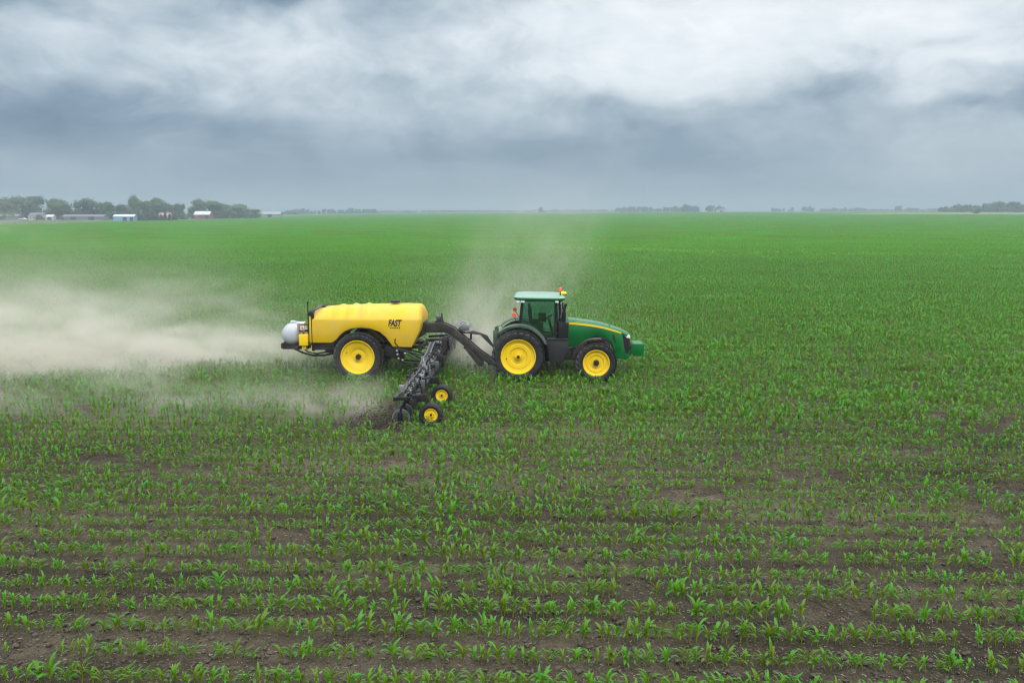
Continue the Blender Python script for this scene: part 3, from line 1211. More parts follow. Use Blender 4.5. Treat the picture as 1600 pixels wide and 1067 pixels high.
# side tank with steps
for s_ in (-1, 1):
    y0, y1 = sorted((.45 * s_, 1.10 * s_))
    m = MB()
    m.prism([(1.05, 1.57), (1.92, 1.57), (1.93, 1.15), (1.80, .95), (1.76, .70), (1.66, .64), (1.28, .64), (1.16, .74), (1.12, 1.1)], y0, y1)
    tk = m.build('fuel_tank', M['dark_plastic'], tractor, bevel=.05)
    if s_ > 0:
        for k in range(3):
            m = MB()
            m.box(1.2, 1.7, 1.10, 1.26, .55 + k * .33, .60 + k * .33)
            m.build('step', M['black'], tk, bevel=.01)
    else:
        m = MB()
        m.box(1.10, 1.92, -1.14, -.55, 1.572, 1.60)
        m.build('tank_ledge', M['dark_plastic'], tk, bevel=.008)

# exhaust housing, stack
m = MB()
m.box(1.54, 1.925, -.95, -.30, 1.605, 2.22)
m.build('exhaust_housing', M['black'], tractor, bevel=.035)
m = MB()
m.tube([(1.74, -.74, 2.2), (1.74, -.74, 2.60)], .085, 16)
m.tube([(1.74, -.74, 2.58), (1.76, -.74, 2.78), (1.83, -.74, 2.93)], [.06, .058, .055], 14)
m.build('exhaust_stack', M['black'], tractor, angle=40)
m = MB()
m.tube([(1.60, -.80, 2.98), (1.64, -.86, 2.86), (1.66, -.88, 2.70), (1.64, -.86, 2.50), (1.60, -.84, 2.4)], .018, 8)
m.build('grab_rail', M['steel'], tractor)

# cab: pillars, glass, roof
PZ = 3.06
m = MB()
for s_ in (-1, 1):
    m.tube([(.02, .82 * s_, 1.75), (.06, .80 * s_, 2.4), (.13, .78 * s_, PZ)], .05, 8)
    m.tube([(1.43, .84 * s_, 1.56), (1.45, .82 * s_, 2.3), (1.44, .79 * s_, PZ)], .055, 8)
    m.tube([(.02, .83 * s_, 1.78), (.35, .84 * s_, 1.95), (.62, .85 * s_, 1.90), (.88, .85 * s_, 1.62), (1.43, .84 * s_, 1.56)], .035, 6)
m.tube([(1.60, .45, 1.6), (1.62, .45, 2.3), (1.58, .42, PZ)], .04, 8)
m.tube([(1.60, -.45, 1.6), (1.62, -.45, 2.3), (1.58, -.42, PZ)], .04, 8)
m.box(.08, 1.52, -.82, -.76, PZ - .05, PZ + .03)
m.box(.08, 1.52, .76, .82, PZ - .05, PZ + .03)
m.box(.08, .14, -.76, .76, PZ - .05, PZ + .03)
m.box(1.46, 1.52, -.76, .76, PZ - .05, PZ + .03)
m.build('cab_frame', M['black'], tractor, bevel=.0, angle=40)
m = MB()
m.box(-.05, 1.46, -.74, .74, 1.36, 1.60)
m.box(-.02, .5, -.72, .72, 1.60, 1.92)
m.build('cab_floor', M['cab_in'], tractor, bevel=.02)


def pane(poly, y_, name='window', th=.006):
    mm = MB()
    mm.prism(poly, y_ - th, y_ + th)
    return mm.build(name, M['glass'], tractor, angle=0)


for s_ in (-1, 1):
    pane([(.07, 1.80), (.36, 1.97), (.63, 1.92), (.90, 1.63), (1.38, 1.60), (1.40, 2.3), (1.39, 3.0), (.17, 3.0), (.10, 2.4)], .835 * s_)
m = MB()
m.add([(1.475, -.80, 1.6), (1.625, -.40, 1.6), (1.625, .40, 1.6), (1.475, .80, 1.6), (1.47, -.76, 3.0), (1.60, -.40, 3.0), (1.60, .40, 3.0), (1.47, .76, 3.0)],
      [(0, 1, 5, 4), (1, 2, 6, 5), (2, 3, 7, 6)])
m.build('windscreen', M['glass'], tractor, clean=False, angle=0)
m = MB()
m.add([(.0, -.78, 1.85), (.0, .78, 1.85), (.09, .74, 3.0), (.09, -.74, 3.0)], [(0, 1, 2, 3)])
m.build('rear_window', M['glass'], tractor, clean=False, angle=0)
# roof
m = MB()
rows = []
zs = [(3.05, -.06), (3.075, 0.0), (3.125, .03), (3.175, .035), (3.215, .0), (3.245, -.06), (3.262, -.16), (3.275, -.40)]


def roof_ring(z_, off):
    x0, x1, y1 = -.16 - off, 1.74 + off, .97 + off
    ring = []
    for cx_, cy_, a0 in ((x1 - .28, y1 - .28, 0), (x0 + .28, y1 - .28, 90), (x0 + .28, -y1 + .28, 180), (x1 - .28, -y1 + .28, 270)):
        for k in range(6):
            a = R(a0 + 18 * k)
            ring.append((cx_ + .28 * math.cos(a), cy_ + .28 * math.sin(a), z_ - .035 * max(0, (cx_ + .28 * math.cos(a) - .9))))
    return ring


for z_, off in zs:
    rg = roof_ring(z_, off)
    rows.append(rg + [rg[0]])
m.grid(rows)
m.add(rows[-1][:-1], [tuple(range(len(rows[-1]) - 1))])
m.add(rows[0][:-1], [tuple(range(len(rows[0]) - 2, -1, -1))])
roof = m.build('cab_roof', M['green_roof'], tractor, angle=50)
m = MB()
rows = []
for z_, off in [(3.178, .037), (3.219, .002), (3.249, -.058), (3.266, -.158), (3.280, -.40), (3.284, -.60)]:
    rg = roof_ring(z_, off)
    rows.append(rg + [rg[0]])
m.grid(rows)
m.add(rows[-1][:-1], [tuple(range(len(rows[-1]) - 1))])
m.build('roof_sheen', M['roof_top'], roof, angle=50)  # thin layer over the green roof, carrying the sky sheen as colour
for s_ in (-1, 1):
    for x0, x1 in ((-.10, .02), (.08, .22), (1.40, 1.53)):
        m = MB()
        y0, y1 = sorted((.86 * s_, .985 * s_))
        m.box(x0, x1, y0, y1, 2.985, 3.055)
        m.build('work_light', M['lamp'], tractor, bevel=.018)
for y_ in (-.6, -.25, .25, .6):
    m = MB()
    m.box(-.175, -.06, y_ - .08, y_ + .08, 2.985, 3.055)
    m.build('work_light', M['lamp'], tractor, bevel=.018)
    m = MB()
    m.box(1.62, 1.73, y_ - .08, y_ + .08, 2.96, 3.03)
    m.build('work_light', M['lamp'], tractor, bevel=.018)
# satellite receiver dome and flashing beacon on the roof's front edge
m = MB()
m.ball((1.72, -.05, 3.27), .155, 16, 10, (1, 1, .55))
m.build('receiver_dome', M['dome'], tractor)
m = MB()
m.box(1.60, 1.86, -.14, .04, 3.20, 3.235)
m.build('receiver_bracket', M['black'], tractor, bevel=.006)
m = MB()
m.tube([(1.60, -.55, 3.22), (1.60, -.55, 3.40)], .02, 8, mi=1)
m.lathe([(0.0, .16), (.045, .155), (.07, .12), (.075, 0.0), (0, 0)], 16, (1.60, -.55, 3.38), axis='Z')
m.build('beacon', [M['orange'], M['black']], tractor, angle=40)
# mirrors
for s_ in (-1, 1):
    m = MB()
    m.tube([(1.46, .84 * s_, 2.9), (1.66, 1.05 * s_, 2.92), (1.74, 1.18 * s_, 2.86)], .016, 6)
    m.box(1.70, 1.76, 1.10 * s_ - .10, 1.10 * s_ + .10, 2.50, 2.84)
    m.build('mirror', M['black'], tractor, bevel=.012)
# rear mudguards
for s_ in (-1, 1):
    y0, y1 = sorted((.86 * s_, 1.45 * s_))
    m = MB()
    m.lathe([(1.17, y0), (1.17, y1), (1.14, y1), (1.14, y0), (1.17, y0)], 24, (0, 0, .99), a0=R(22), a1=R(132))
    ys_ = 1.452 * s_
    m.lathe([(1.175, ys_ - .012), (1.175, ys_ + .012), (1.10, ys_ + .012), (1.10, ys_ - .012), (1.175, ys_ - .012)], 24, (0, 0, .99), a0=R(24), a1=R(130))
    m.build('rear_mudguard', M['mud'] if 'mud' in M else M.setdefault('mud', pbr('dusty_green_guard', (.022, .075, .040), .45, dust=.75, scale=1.6, dustcol=(.16, .16, .12))), tractor, angle=40)
# seat, wheel, console
m = MB()
m.box(.42, .92, -.24, .24, 1.92, 2.06)
m.box(.36, .50, -.24, .24, 2.06, 2.66, rot=(0, -.12, 0))
m.box(.34, .44, -.14, .14, 2.68, 2.86)
m.box(.50, .80, -.42, -.27, 2.12, 2.20)
m.box(.5, .8, .27, .42, 2.12, 2.20)
m.build('seat', M['seat'], tractor, bevel=.035)
m = MB()
m.tube([(1.34, 0, 1.6), (1.16, 0, 2.25)], .05, 8)
m.build('steering_column', M['cab_in'], tractor)
m = MB()
cR = Euler((0, -.55, 0)).to_matrix()
m.tube([cR @ Vector((.19 * math.cos(a), .19 * math.sin(a), 0)) + Vector((1.13, 0, 2.30)) for a in np.linspace(0, 2 * PI, 21)], .016, 6, cap=False)
m.tube([cR @ Vector((-.19, 0, 0)) + Vector((1.13, 0, 2.30)), cR @ Vector((.19, 0, 0)) + Vector((1.13, 0, 2.30))], .012, 6)
m.build('steering_wheel', M['seat'], tractor)
m = MB()
m.box(.75, 1.05, -.66, -.52, 2.20, 2.55)
m.box(.55, .95, -.66, -.46, 1.60, 2.16)
m.build('control_console', M['cab_in'], tractor, bevel=.02)
# front weights
m = MB()
for k in range(9):
    y_ = -.44 + k * .098
    m.prism([(4.44, 1.27), (4.50, 1.33), (4.86, 1.33), (4.91, 1.27), (4.89, .90), (4.80, .84), (4.50, .84), (4.44, .92)], y_, y_ + .088)
m.build('front_weight', M['green'], tractor, bevel=.012)
m = MB()
m.prism([(4.18, .74), (4.30, .72), (4.52, 1.02), (4.52, 1.20), (4.42, 1.16)], -.30, -.22)
m.prism([(4.18, .74), (4.30, .72), (4.52, 1.02), (4.52, 1.20), (4.42, 1.16)], .22, .30)
m.build('weight_bracket', M['green'], tractor, bevel=.008)
# amber markers on stalks behind the cab
for s_, x_, z_ in ((-1, -.18, 2.52), (1, -.22, 2.50)):
    m = MB()
    m.tube([(.04, .80 * s_, 2.15), (-.1, 1.05 * s_, 2.28), (x_, 1.10 * s_, z_ - .05)], .014, 6, mi=1)
    m.lathe([(0, -.04), (.08, -.04), (.088, 0), (.08, .04), (0, .04)], 14, (x_, 1.10 * s_, z_))
    m.build('marker_light', [M['redorange'], M['black']], tractor, angle=40)
# hitch: lift links, uprights, couplers, drawbar
m = MB()
for s_ in (-1, 1):
    m.tube([(-.35, .42 * s_, .62), (-1.15, .48 * s_, .66)], .05, 8)
    m.tube([(-.45, .45 * s_, 1.45), (-.85, .47 * s_, .68)], .035, 8)
    m.tube([(-.30, .40 * s_, 1.42), (-.60, .45 * s_, 1.50)], .05, 8)
m.box(-.62, -.44, -.32, .32, 1.1, 1.6)
m.box(-1.25, -.3, -.07, .07, .44, .52)
m.build('rear_hitch', M['black_dusty'], tractor, bevel=.008)
m = MB()
m.box(-1.02, -.86, -.62, -.50, 1.15, 1.85)
m.box(-1.02, -.86, .50, .62, 1.15, 1.85)
m.box(-1.02, -.86, -.50, .50, 1.15, 1.25)
m.tube([(-.94, -.56, 1.85), (-.9, -.56, 2.0), (-.7, -.50, 2.05), (-.5, -.4, 1.7)], .022, 8)
m.build('quick_coupler', M['mud'], tractor, bevel=.01)

# ================================================================== TANK TRAILER
trailer = empty('fertilizer_applicator', to_world(-6.17, 0) + (0,), YAW)
tag(trailer, 'yellow liquid fertilizer tank trailer with a wide black coulter toolbar, behind the tractor', 'farm implement')
OX = -6.17          # trailer origin on the tractor's axis


def tp3(pts):
    return [(p[0] - OX, p[1], p[2]) for p in pts]


class TB(MB):
    """builder that takes coordinates measured from the tractor's rear axle"""
    def build(s, name, mats, parent=None, bevel=0.0, angle=35, clean=True):
        s.v = [(a - OX, b, c) for a, b, c in s.v]
        return MB.build(s, name, mats, trailer if parent is None else parent, bevel, angle, clean)


BX = [-8.16, -7.26, -7.10, -6.95, -6.76, -6.50, -6.12, -5.75, -5.40, -5.18, -5.02, -4.88, -4.10, -3.95, -3.80, -3.70, -3.61]
BZ = [1.40, 1.40, 1.52, 1.70, 1.85, 1.96, 2.00, 1.96, 1.84, 1.66, 1.45, 1.26, 1.24, 1.46, 1.70, 1.88, 2.20]
TX = [-8.16, -8.12, -8.05, -7.92, -7.7, -7.0, -6.0, -5.0, -4.45, -4.10, -3.88, -3.78, -3.70, -3.64, -3.61]
TZ = [2.40, 2.50, 2.60, 2.67, 2.71, 2.77, 2.81, 2.83, 2.835, 2.83, 2.82, 2.785, 2.72, 2.61, 2.46]
_sq = lambda q: [(-4.4 + (a + 4.4) * .79) if a > -4.4 else a for a in q]
BX, TX = _sq(BX), _sq(TX)
m = TB()
xs = np.unique(np.round(np.concatenate([np.linspace(-8.16, -3.776, 76), BX, TX]), 3))
rows = []
for xq in xs:
    bt, tz = float(np.interp(xq, BX, BZ)), float(np.interp(xq, TX, TZ))
    wd = 1.20 - .03 * sstep(-4.25, -3.776, xq) - .13 * sstep(-3.90, -3.776, xq) - .10 * float(sstep(-7.98, -8.16, xq))
    edge_ = min(2.34, tz - .10)
    edge_ = max(edge_, bt + .04)
    rib = 0.0
    for rx in (-7.15, -6.62, -6.10):
        rib += .08 * math.exp(-((xq - rx) / .09) ** 2)
    for rx in (-6.88, -6.36, -5.84):
        rib -= .045 * math.exp(-((xq - rx) / .10) ** 2)
    rk = tz - edge_
    sec = [(0, bt), (-wd * .5, bt), (-wd + .06, bt), (-wd + .012, bt + .02), (-wd, bt + .05), (-wd, (bt + edge_) / 2), (-wd, edge_ - .04), (-wd + .015, edge_),
           (-wd + .09, edge_ + rk * .22 + rib * .5), (-wd + .26, edge_ + rk * .55 + rib), (-wd + .46, edge_ + rk * .80 + rib), (-wd + .72, edge_ + rk * .95 + rib * .6), (-wd + .95, edge_ + rk * .99), (0, tz)]
    sec = sec + [(-a, b) for a, b in sec[-2:0:-1]]
    sec.append(sec[0])
    rows.append([(xq, a, b) for a, b in sec])
m.grid(rows, flip=True)
m.add(rows[0][:-1], [tuple(range(len(rows[0]) - 1))])
m.add(rows[-1][:-1], [tuple(range(len(rows[-1]) - 1))])
tank = m.build('tank', M['tank'], angle=42)


def text_mesh(txt, size, ext, shear, name):
    cu = bpy.data.curves.new(name, 'FONT')
    cu.body = txt
    cu.size = size
    cu.extrude = ext
    cu.shear = shear
    cu.offset = size * .032
    cu.space_character = .92
    ob = bpy.data.objects.new(name, cu)
    COL.objects.link(ob)
    dg = bpy.context.evaluated_depsgraph_get()
    dg.update()
    me = bpy.data.meshes.new_from_object(ob.evaluated_get(dg))
    bpy.data.objects.remove(ob)
    bpy.data.curves.remove(cu)
    me.materials.clear()
    me.materials.append(M['letter'])
    me.name = name
    return me


lt = link('lettering', text_mesh('FAST', .36, .004, .28, 'lettering'), tank)
lt.location = (-5.06 - OX, -1.204, 2.08)
lt.rotation_euler = (R(90), 0, 0)
lt.scale = (.66, .98, 1)
m = TB()
for k in range(5):
    m.box(-4.98 + k * .085, -4.93 + k * .085, -1.206, -1.202, 1.99, 2.035)
m.build('small_print', M['letter'], tank, angle=0)
m = TB()
m.lathe([(0, .10), (.16, .10), (.20, .07), (.20, 0)], 18, (-4.95, 0, 2.87), axis='Z')
m.build('tank_lid', M['black'], tank)
m = TB()
m.lathe([(0, .09), (.10, .085), (.13, .05), (.13, 0)], 16, (-7.86, -.1, 2.70), axis='Z')
m.box(-8.0, -7.72, -.22, .02, 2.70, 2.735)
m.build('rear_vent', M['black'], tank)
m = TB()
m.tube([(-4.78, -1.21, 1.60), (-4.80, -1.215, 1.45), (-4.70, -1.215, 1.32), (-4.72, -1.2, 1.2)], .022, 6)
m.build('drain_hose', M['black'], tank)
# saddle frame
m = TB()
for s_ in (-1, 1):
    m.box(-8.75, -3.75, .55 * s_ - .07, .55 * s_ + .07, 1.12, 1.24)
    m.box(-8.12, -7.2, 1.05 * s_ - .05, 1.05 * s_ + .05, 1.24, 1.395)
    m.box(-4.85, -4.15, 1.05 * s_ - .05, 1.05 * s_ + .05, 1.08, 1.235)
for x_ in (-8.7, -7.4, -4.8, -3.85):
    m.box(x_ - .06, x_ + .06, -1.10, 1.10, 1.10, 1.235)
m.box(-8.10, -7.15, -1.12, -1.02, 1.12, 1.22)
m.box(-7.6, -7.2, -.95, .95, .98, 1.10)
m.tube([(OX, -1.5, .93), (OX, 1.5, .93)], .11, 12)
m.box(OX - .18, OX + .18, -1.1, 1.1, .93, 1.15)
m.prism([(-5.2, 1.28), (-4.55, 1.20), (-4.45, .78), (-4.75, .72), (-5.3, .95)], -1.0, -.9)
m.prism([(-5.2, 1.28), (-4.55, 1.20), (-4.45, .78), (-4.75, .72), (-5.3, .95)], .9, 1.0)
m.build('frame', M['black_dusty'], bevel=.012)
# arch liner under the tank
m = TB()
m.lathe([(1.07, -1.16), (1.07, -.4), (1.05, -.4), (1.05, -1.16), (1.07, -1.16)], 18, (OX, 0, .93), a0=R(28), a1=R(152))
m.lathe([(1.07, .4), (1.07, 1.16), (1.05, 1.16), (1.05, .4), (1.07, .4)], 18, (OX, 0, .93), a0=R(28), a1=R(152))
m.build('wheel_arch', M['black_dusty'], angle=40)
for s_ in (-1, 1):
    wheel(trailer, 'cart', 0, 1.53 * s_, z=.935, spin=.15)

# gooseneck tongue
m = TB()
up_ = [(-3.95, 2.06), (-3.15, 2.10), (-2.95, 2.06), (-2.60, 1.90), (-1.55, .98), (-1.05, .62), (-.98, .50)]
lo_ = [(-1.12, .42), (-1.30, .52), (-1.62, .72), (-1.95, .98), (-2.60, 1.52), (-2.85, 1.68), (-3.05, 1.72), (-3.95, 1.70)]
m.prism(up_ + lo_, .10, .30)
m.prism(up_ + lo_, -.30, -.10)
m.prism([(-3.95, 2.04), (-3.15, 2.08), (-2.60, 1.88), (-1.95, 1.30), (-2.05, 1.10), (-2.62, 1.54), (-3.05, 1.74), (-3.95, 1.72)], -.10, .10)
m.prism([(-4.0, 2.2), (-3.72, 2.14), (-3.72, 1.66), (-4.0, 1.5)], -.42, .42)
m.build('tongue', M['black_dusty'], bevel=.018)
m = TB()
m.prism([(-2.20, 1.16), (-2.06, 1.20), (-1.42, .50), (-1.48, .38), (-1.62, .40)], -.46, -.36)
m.prism([(-2.20, 1.16), (-2.06, 1.20), (-1.42, .50), (-1.48, .38), (-1.62, .40)], .36, .46)
m.tube([(-2.15, -.46, 1.15), (-2.15, .46, 1.15)], .06, 10)
m.build('hitch_brace', M['black_dusty'], bevel=.012)
m = TB()
m.box(-1.18, -.92, -.12, .12, .40, .56)
m.box(-1.25, -1.0, -.34, .34, .44, .56)
m.build('hitch_clevis', M['black'], bevel=.015)
m = TB()
m.prism([(-3.40, 2.09), (-2.98, 2.06), (-3.08, 2.24), (-3.20, 2.34), (-3.32, 2.18)], -.09, .09)
m.prism([(-3.14, 2.22), (-3.05, 2.20), (-3.08, 2.46), (-3.12, 2.46)], -.05, .05)
m.build('pivot_bracket', M['dark_plastic'], bevel=.01)
m = TB()
m.box(-3.34, -3.16, -.12, .02, 2.24, 2.36)
m.build('camera_box', M['grey_pipe'], bevel=.02)
# valve block and hoses above the tongue
m = TB()
m.box(-2.42, -2.02, .05, .40, 1.74, 1.98)
m.box(-2.34, -2.10, -.02, .06, 1.80, 2.02)
m.tube([(-2.38, .2, 1.98), (-2.30, .2, 2.10), (-2.14, .2, 2.08)], .035, 8)
m.tube([(-2.46, .02, 1.70), (-2.40, 0, 1.90), (-2.2, 0, 2.06)], .025, 8)
vb = m.build('valve_block', M['steel'], bevel=.025)
for k in range(4):
    m = TB()
    y_ = .08 * k - .02
    m.tube([(-2.5, y_, 1.80 - .03 * k), (-2.2, y_, 1.70 - .02 * k), (-1.85, y_ - .1, 1.66 + .02 * k), (-1.55, y_ - .15, 1.64), (-1.30, y_ - .2, 1.40 + .05 * k), (-1.05, y_ - .2, 1.15), (-.60, y_ - .1, 1.20)], .026, 7)
    m.build('hydraulic_hose', M['black'], vb)
m = TB()
m.box(-1.98, -1.90, -.02, .06, 1.40, 1.66)
m.tube([(-1.95, .02, 1.45), (-2.2, .02, 1.30)], .03, 8)
m.build('hose_support', M['black_dusty'])

# rear: white rinse tank, pumps, mast, yellow box
m = TB()
prof = [(0.0, -.62), (.18, -.60), (.33, -.52), (.42, -.38), (.455, -.15), (.455, .15), (.42, .38), (.33, .52), (.18, .60), (0, .62)]
m.lathe(prof, 30, (-9.04, 0, 1.62))
m.lathe([(.457, -.025), (.466, -.02), (.466, .02), (.457, .025)], 30, (-9.04, -.22, 1.62))
m.lathe([(.457, -.025), (.466, -.02), (.466, .02), (.457, .025)], 30, (-9.04, .22, 1.62))
rt = m.build('rinse_tank', M['white_tank'], angle=50)
m = TB()
m.lathe([(0, .06), (.10, .06), (.12, .03), (.12, -.06)], 16, (-9.06, -.1, 2.09), axis='Z')
m.build('filler_cap', M['white_tank'], rt)
m = TB()
m.prism([(-9.40, 1.18), (-9.32, 1.36), (-8.72, 1.36), (-8.62, 1.10), (-9.2, 1.06), (-9.42, 1.08)], -.45, -.38)
m.prism([(-9.40, 1.18), (-9.32, 1.36), (-8.72, 1.36), (-8.62, 1.10), (-9.2, 1.06), (-9.42, 1.08)], .38, .45)
m.box(-9.42, -8.4, -.5, .5, 1.05, 1.12)
m.box(-9.44, -9.36, -.62, .62, 1.10, 1.30)
m.build('rear_cradle', M['black_dusty'], bevel=.01)
m = TB()
m.box(-8.62, -8.26, -.98, -.60, 1.26, 1.70)
m.build('pump_box', M['yellow'], bevel=.03)
m = TB()
m.box(-8.54, -8.36, -.90, -.66, 1.10, 1.26)
m.build('pump_outlet', M['yellow'], bevel=.03)
m = TB()
m.box(-8.24, -8.08, -.75, .75, 1.30, 2.44)
m.build('rear_panel', M['yellow'], bevel=.02)
m = TB()
m.box(-8.06, -7.95, -1.18, -1.08, 1.10, 2.52)
m.box(-8.16, -7.97, -1.17, -1.07, 2.44, 2.62, rot=(0, .5, 0))
m.tube([(-7.98, -1.12, 2.52), (-8.0, -.8, 2.70), (-7.9, -.2, 2.78)], .028, 8)
m.build('rear_mast', M['black'], bevel=.008)
m = TB()
m.prism([(-8.17, 2.46), (-8.05, 2.66), (-7.90, 2.74), (-7.96, 2.60), (-8.06, 2.44)], -1.02, -.90)
m.tube([(-7.99, -.96, 2.66), (-7.78, -.55, 2.80)], .045, 8)
m.build('mast_bracket', M['grey_pipe'], bevel=.01)
m = TB()
m.tube([(-8.27, -.80, 1.60), (-8.27, -.80, 2.95)], .022, 8)
m.tube([(-8.27, -.80, 2.90), (-8.27, -.80, 2.98)], .04, 8)
m.tube([(-8.27, -.80, 2.50), (-8.08, -1.0, 2.64)], .02, 6)
m.tube([(-8.72, -.80, 2.08), (-7.98, -.80, 2.08)], .024, 6)
m.tube([(-8.66, -.80, 1.82), (-7.98, -.80, 1.82)], .030, 6)
m.tube([(-8.52, -.6, 1.66), (-8.50, -.7, 1.80), (-8.3, -.8, 1.86), (-8.1, -.9, 1.76)], .04, 8)
m.build('rear_rail', M['black'])
m = TB()
m.box(-8.62, -8.44, -.80, -.60, 1.88, 2.14)
m.tube([(-8.68, -.72, 2.14), (-8.40, -.72, 2.16)], .04, 8)
m.build('filter_housing', M['white'], bevel=.03)
m = TB()
m.box(-8.70, -8.60, -.84, -.62, 1.86, 2.10)
m.tube([(-8.52, -.82, 2.0), (-8.44, -.86, 1.85), (-8.47, -.84, 1.78)], .026, 8)
m.build('motor', M['red_roof'], bevel=.02)
m = TB()
m.tube([(-9.30, -.42, 1.12), (-8.95, -.55, 1.10), (-8.55, -.75, .96), (-8.1, -.85, .86), (-7.6, -.85, .88), (-7.1, -.8, 1.0)], .042, 8)
m.tube([(-8.6, -.7, 1.18), (-8.3, -.9, 1.02), (-7.95, -.95, .95), (-7.5, -.85, 1.02)], .030, 8)
m.build('suction_hose', M['black'])
m = TB()
m.box(-8.09, -8.01, -1.14, -1.06, 1.02, 1.29)
m.build('rear_reflector', M['yellow'], bevel=.006)
# front ladder frame below the tank
m = TB()
pts = [(-4.75, 1.22), (-3.75, .95), (-3.62, .62), (-4.55, .68)]
for y_ in (-1.25, -.75):
    for a, b in ((0, 1), (1, 2), (2, 3), (3, 0), (0, 2)):
        m.tube([(pts[a][0], y_, pts[a][1]), (pts[b][0], y_, pts[b][1])], .032, 6)
for a in range(4):
    m.tube([(pts[a][0], -1.25, pts[a][1]), (pts[a][0], -.75, pts[a][1])], .032, 6)
m.tube([(-4.2, -1.2, .82), (-3.9, -1.2, .45), (-3.6, -1.2, .5)], .02, 6)
m.tube([(-3.85, -.9, 1.55), (-3.45, -.9, 1.30), (-3.4, -.9, .9)], .03, 6)
m.tube([(-3.95, -.9, 1.35), (-3.5, -.9, 1.10)], .03, 6)
m.build('lift_linkage', M['black'])
m = TB()
for x_, z_ in ((-4.72, 1.12), (-4.70, .98), (-4.66, .82), (-4.5, .76), (-4.4, 1.02)):
    m.ball((x_, -1.27, z_), .055, 8, 6)
m.build('pipe_fitting', M['steel'])
m = TB()
m.box(-3.74, -3.66, -1.58, -1.54, .62, .92)
m.build('side_reflector', M['yellow'], bevel=.006)

# ---- toolbar: centre section and two wings
BXc, BZc = -2.95, .80
for y0, y1 in ((-9.15, -2.35), (-2.25, 2.25), (2.35, 9.15)):
    m = TB()
    m.box(BXc - .09, BXc + .09, y0, y1, BZc - .09, BZc + .09)
    m.box(BXc - .62, BXc - .50, y0 + .1, y1 - .1, BZc + .02, BZc + .14)
    yq = y0 + .2
    while yq < y1:
        m.box(BXc - .60, BXc, yq - .03, yq + .03, BZc + .02, BZc + .13)
        yq += 1.1
    m.build('toolbar_section', M['black'], bevel=.01)
    m = TB()
    for dx_, dz_, rr in ((-.20, .24, .028), (-.36, .27, .018), (-.44, .22, .016)):
        pts_ = []
        yq = y0 + .15
        while yq < y1 - .1:
            pts_.append((BXc + dx_ + .012 * math.sin(yq * 3.1 + dx_ * 9) + random.gauss(0, .012), yq, BZc + dz_ + random.gauss(0, .014)))
            yq += .25
        m.tube(pts_, rr, 6)
    m.build('supply_pipe', M['grey_pipe'])
for y_ in (-2.3, 2.3):
    m = TB()
    m.prism([(BXc - .35, BZc - .12), (BXc + .16, BZc - .12), (BXc + .16, BZc + .30), (BXc - .1, BZc + .42), (BXc - .35, BZc + .25)], y_ - .12, y_ - .08)
    m.prism([(BXc - .35, BZc - .12), (BXc + .16, BZc - .12), (BXc + .16, BZc + .30), (BXc - .1, BZc + .42), (BXc - .35, BZc + .25)], y_ + .08, y_ + .12)
    m.tube([(BXc - .1, y_ - 1.5, BZc + .16), (BXc - .1, y_ + .4, BZc + .34)], .05, 8)
    m.tube([(BXc - .1, y_ - .6, BZc + .23), (BXc - .1, y_ + .5, BZc + .35)], .028, 8)
    m.build('wing_hinge', M['black'], bevel=.006)
# lift mast and hose bundles joining cart and toolbar
m = TB()
for y_ in (-.5, .5):
    m.prism([(-3.75, 1.30), (-3.55, 1.30), (BXc - .1, 1.0), (BXc - .1, .85), (-3.1, .82)], y_ - .06, y_ + .06)
    m.prism([(BXc - .12, .9), (BXc + .12, .9), (BXc + .05, 1.55), (BXc - .08, 1.55)], y_ - .05, y_ + .05)
    m.tube([(-3.7, y_, 1.45), (BXc, y_, 1.5)], .05, 8)
m.box(BXc - .1, BXc + .08, -.55, .55, 1.38, 1.5)
m.build('lift_mast', M['black_dusty'], bevel=.01)
for k in range(3):
    m = TB()
    o_ = k * .07
    m.tube([(-3.45 + o_, -.95, 1.10), (-3.42 + o_, -1.05, 1.36), (-3.40 + o_, -1.25, 1.46), (-3.42 + o_, -1.6, 1.38), (-3.46 + o_, -2.1, 1.18), (-3.48 + o_, -2.7, 1.12), (-3.45 + o_, -3.4, 1.10), (-3.42 + o_, -4.2, 1.08)], .036, 8)
    m.build('hose_bundle', M['grey_pipe'] if k != 1 else M['black'])
for k in range(3):
    m = TB()
    o_ = k * .07
    m.tube([(-3.2 + o_, .95, 1.10), (-3.1 + o_, 1.25, 1.46), (-3.1 + o_, 1.9, 1.42), (-3.08 + o_, 2.7, 1.15), (-3.05 + o_, 4.2, 1.08)], .036, 8)
    m.build('hose_bundle', M['grey_pipe'])
m = TB()
m.prism([(-3.05, .95), (-2.85, .95), (-2.62, 1.62), (-2.72, 1.66)], 1.2, 1.32)
m.prism([(-3.0, .95), (-2.80, .95), (-2.50, 1.50), (-2.60, 1.54)], 2.4, 2.5)
m.tube([(-2.95, 1.3, 1.2), (-2.55, 3.4, 1.5)], .05, 8)
m.build('wing_brace', M['grey_pipe'], bevel=.01)

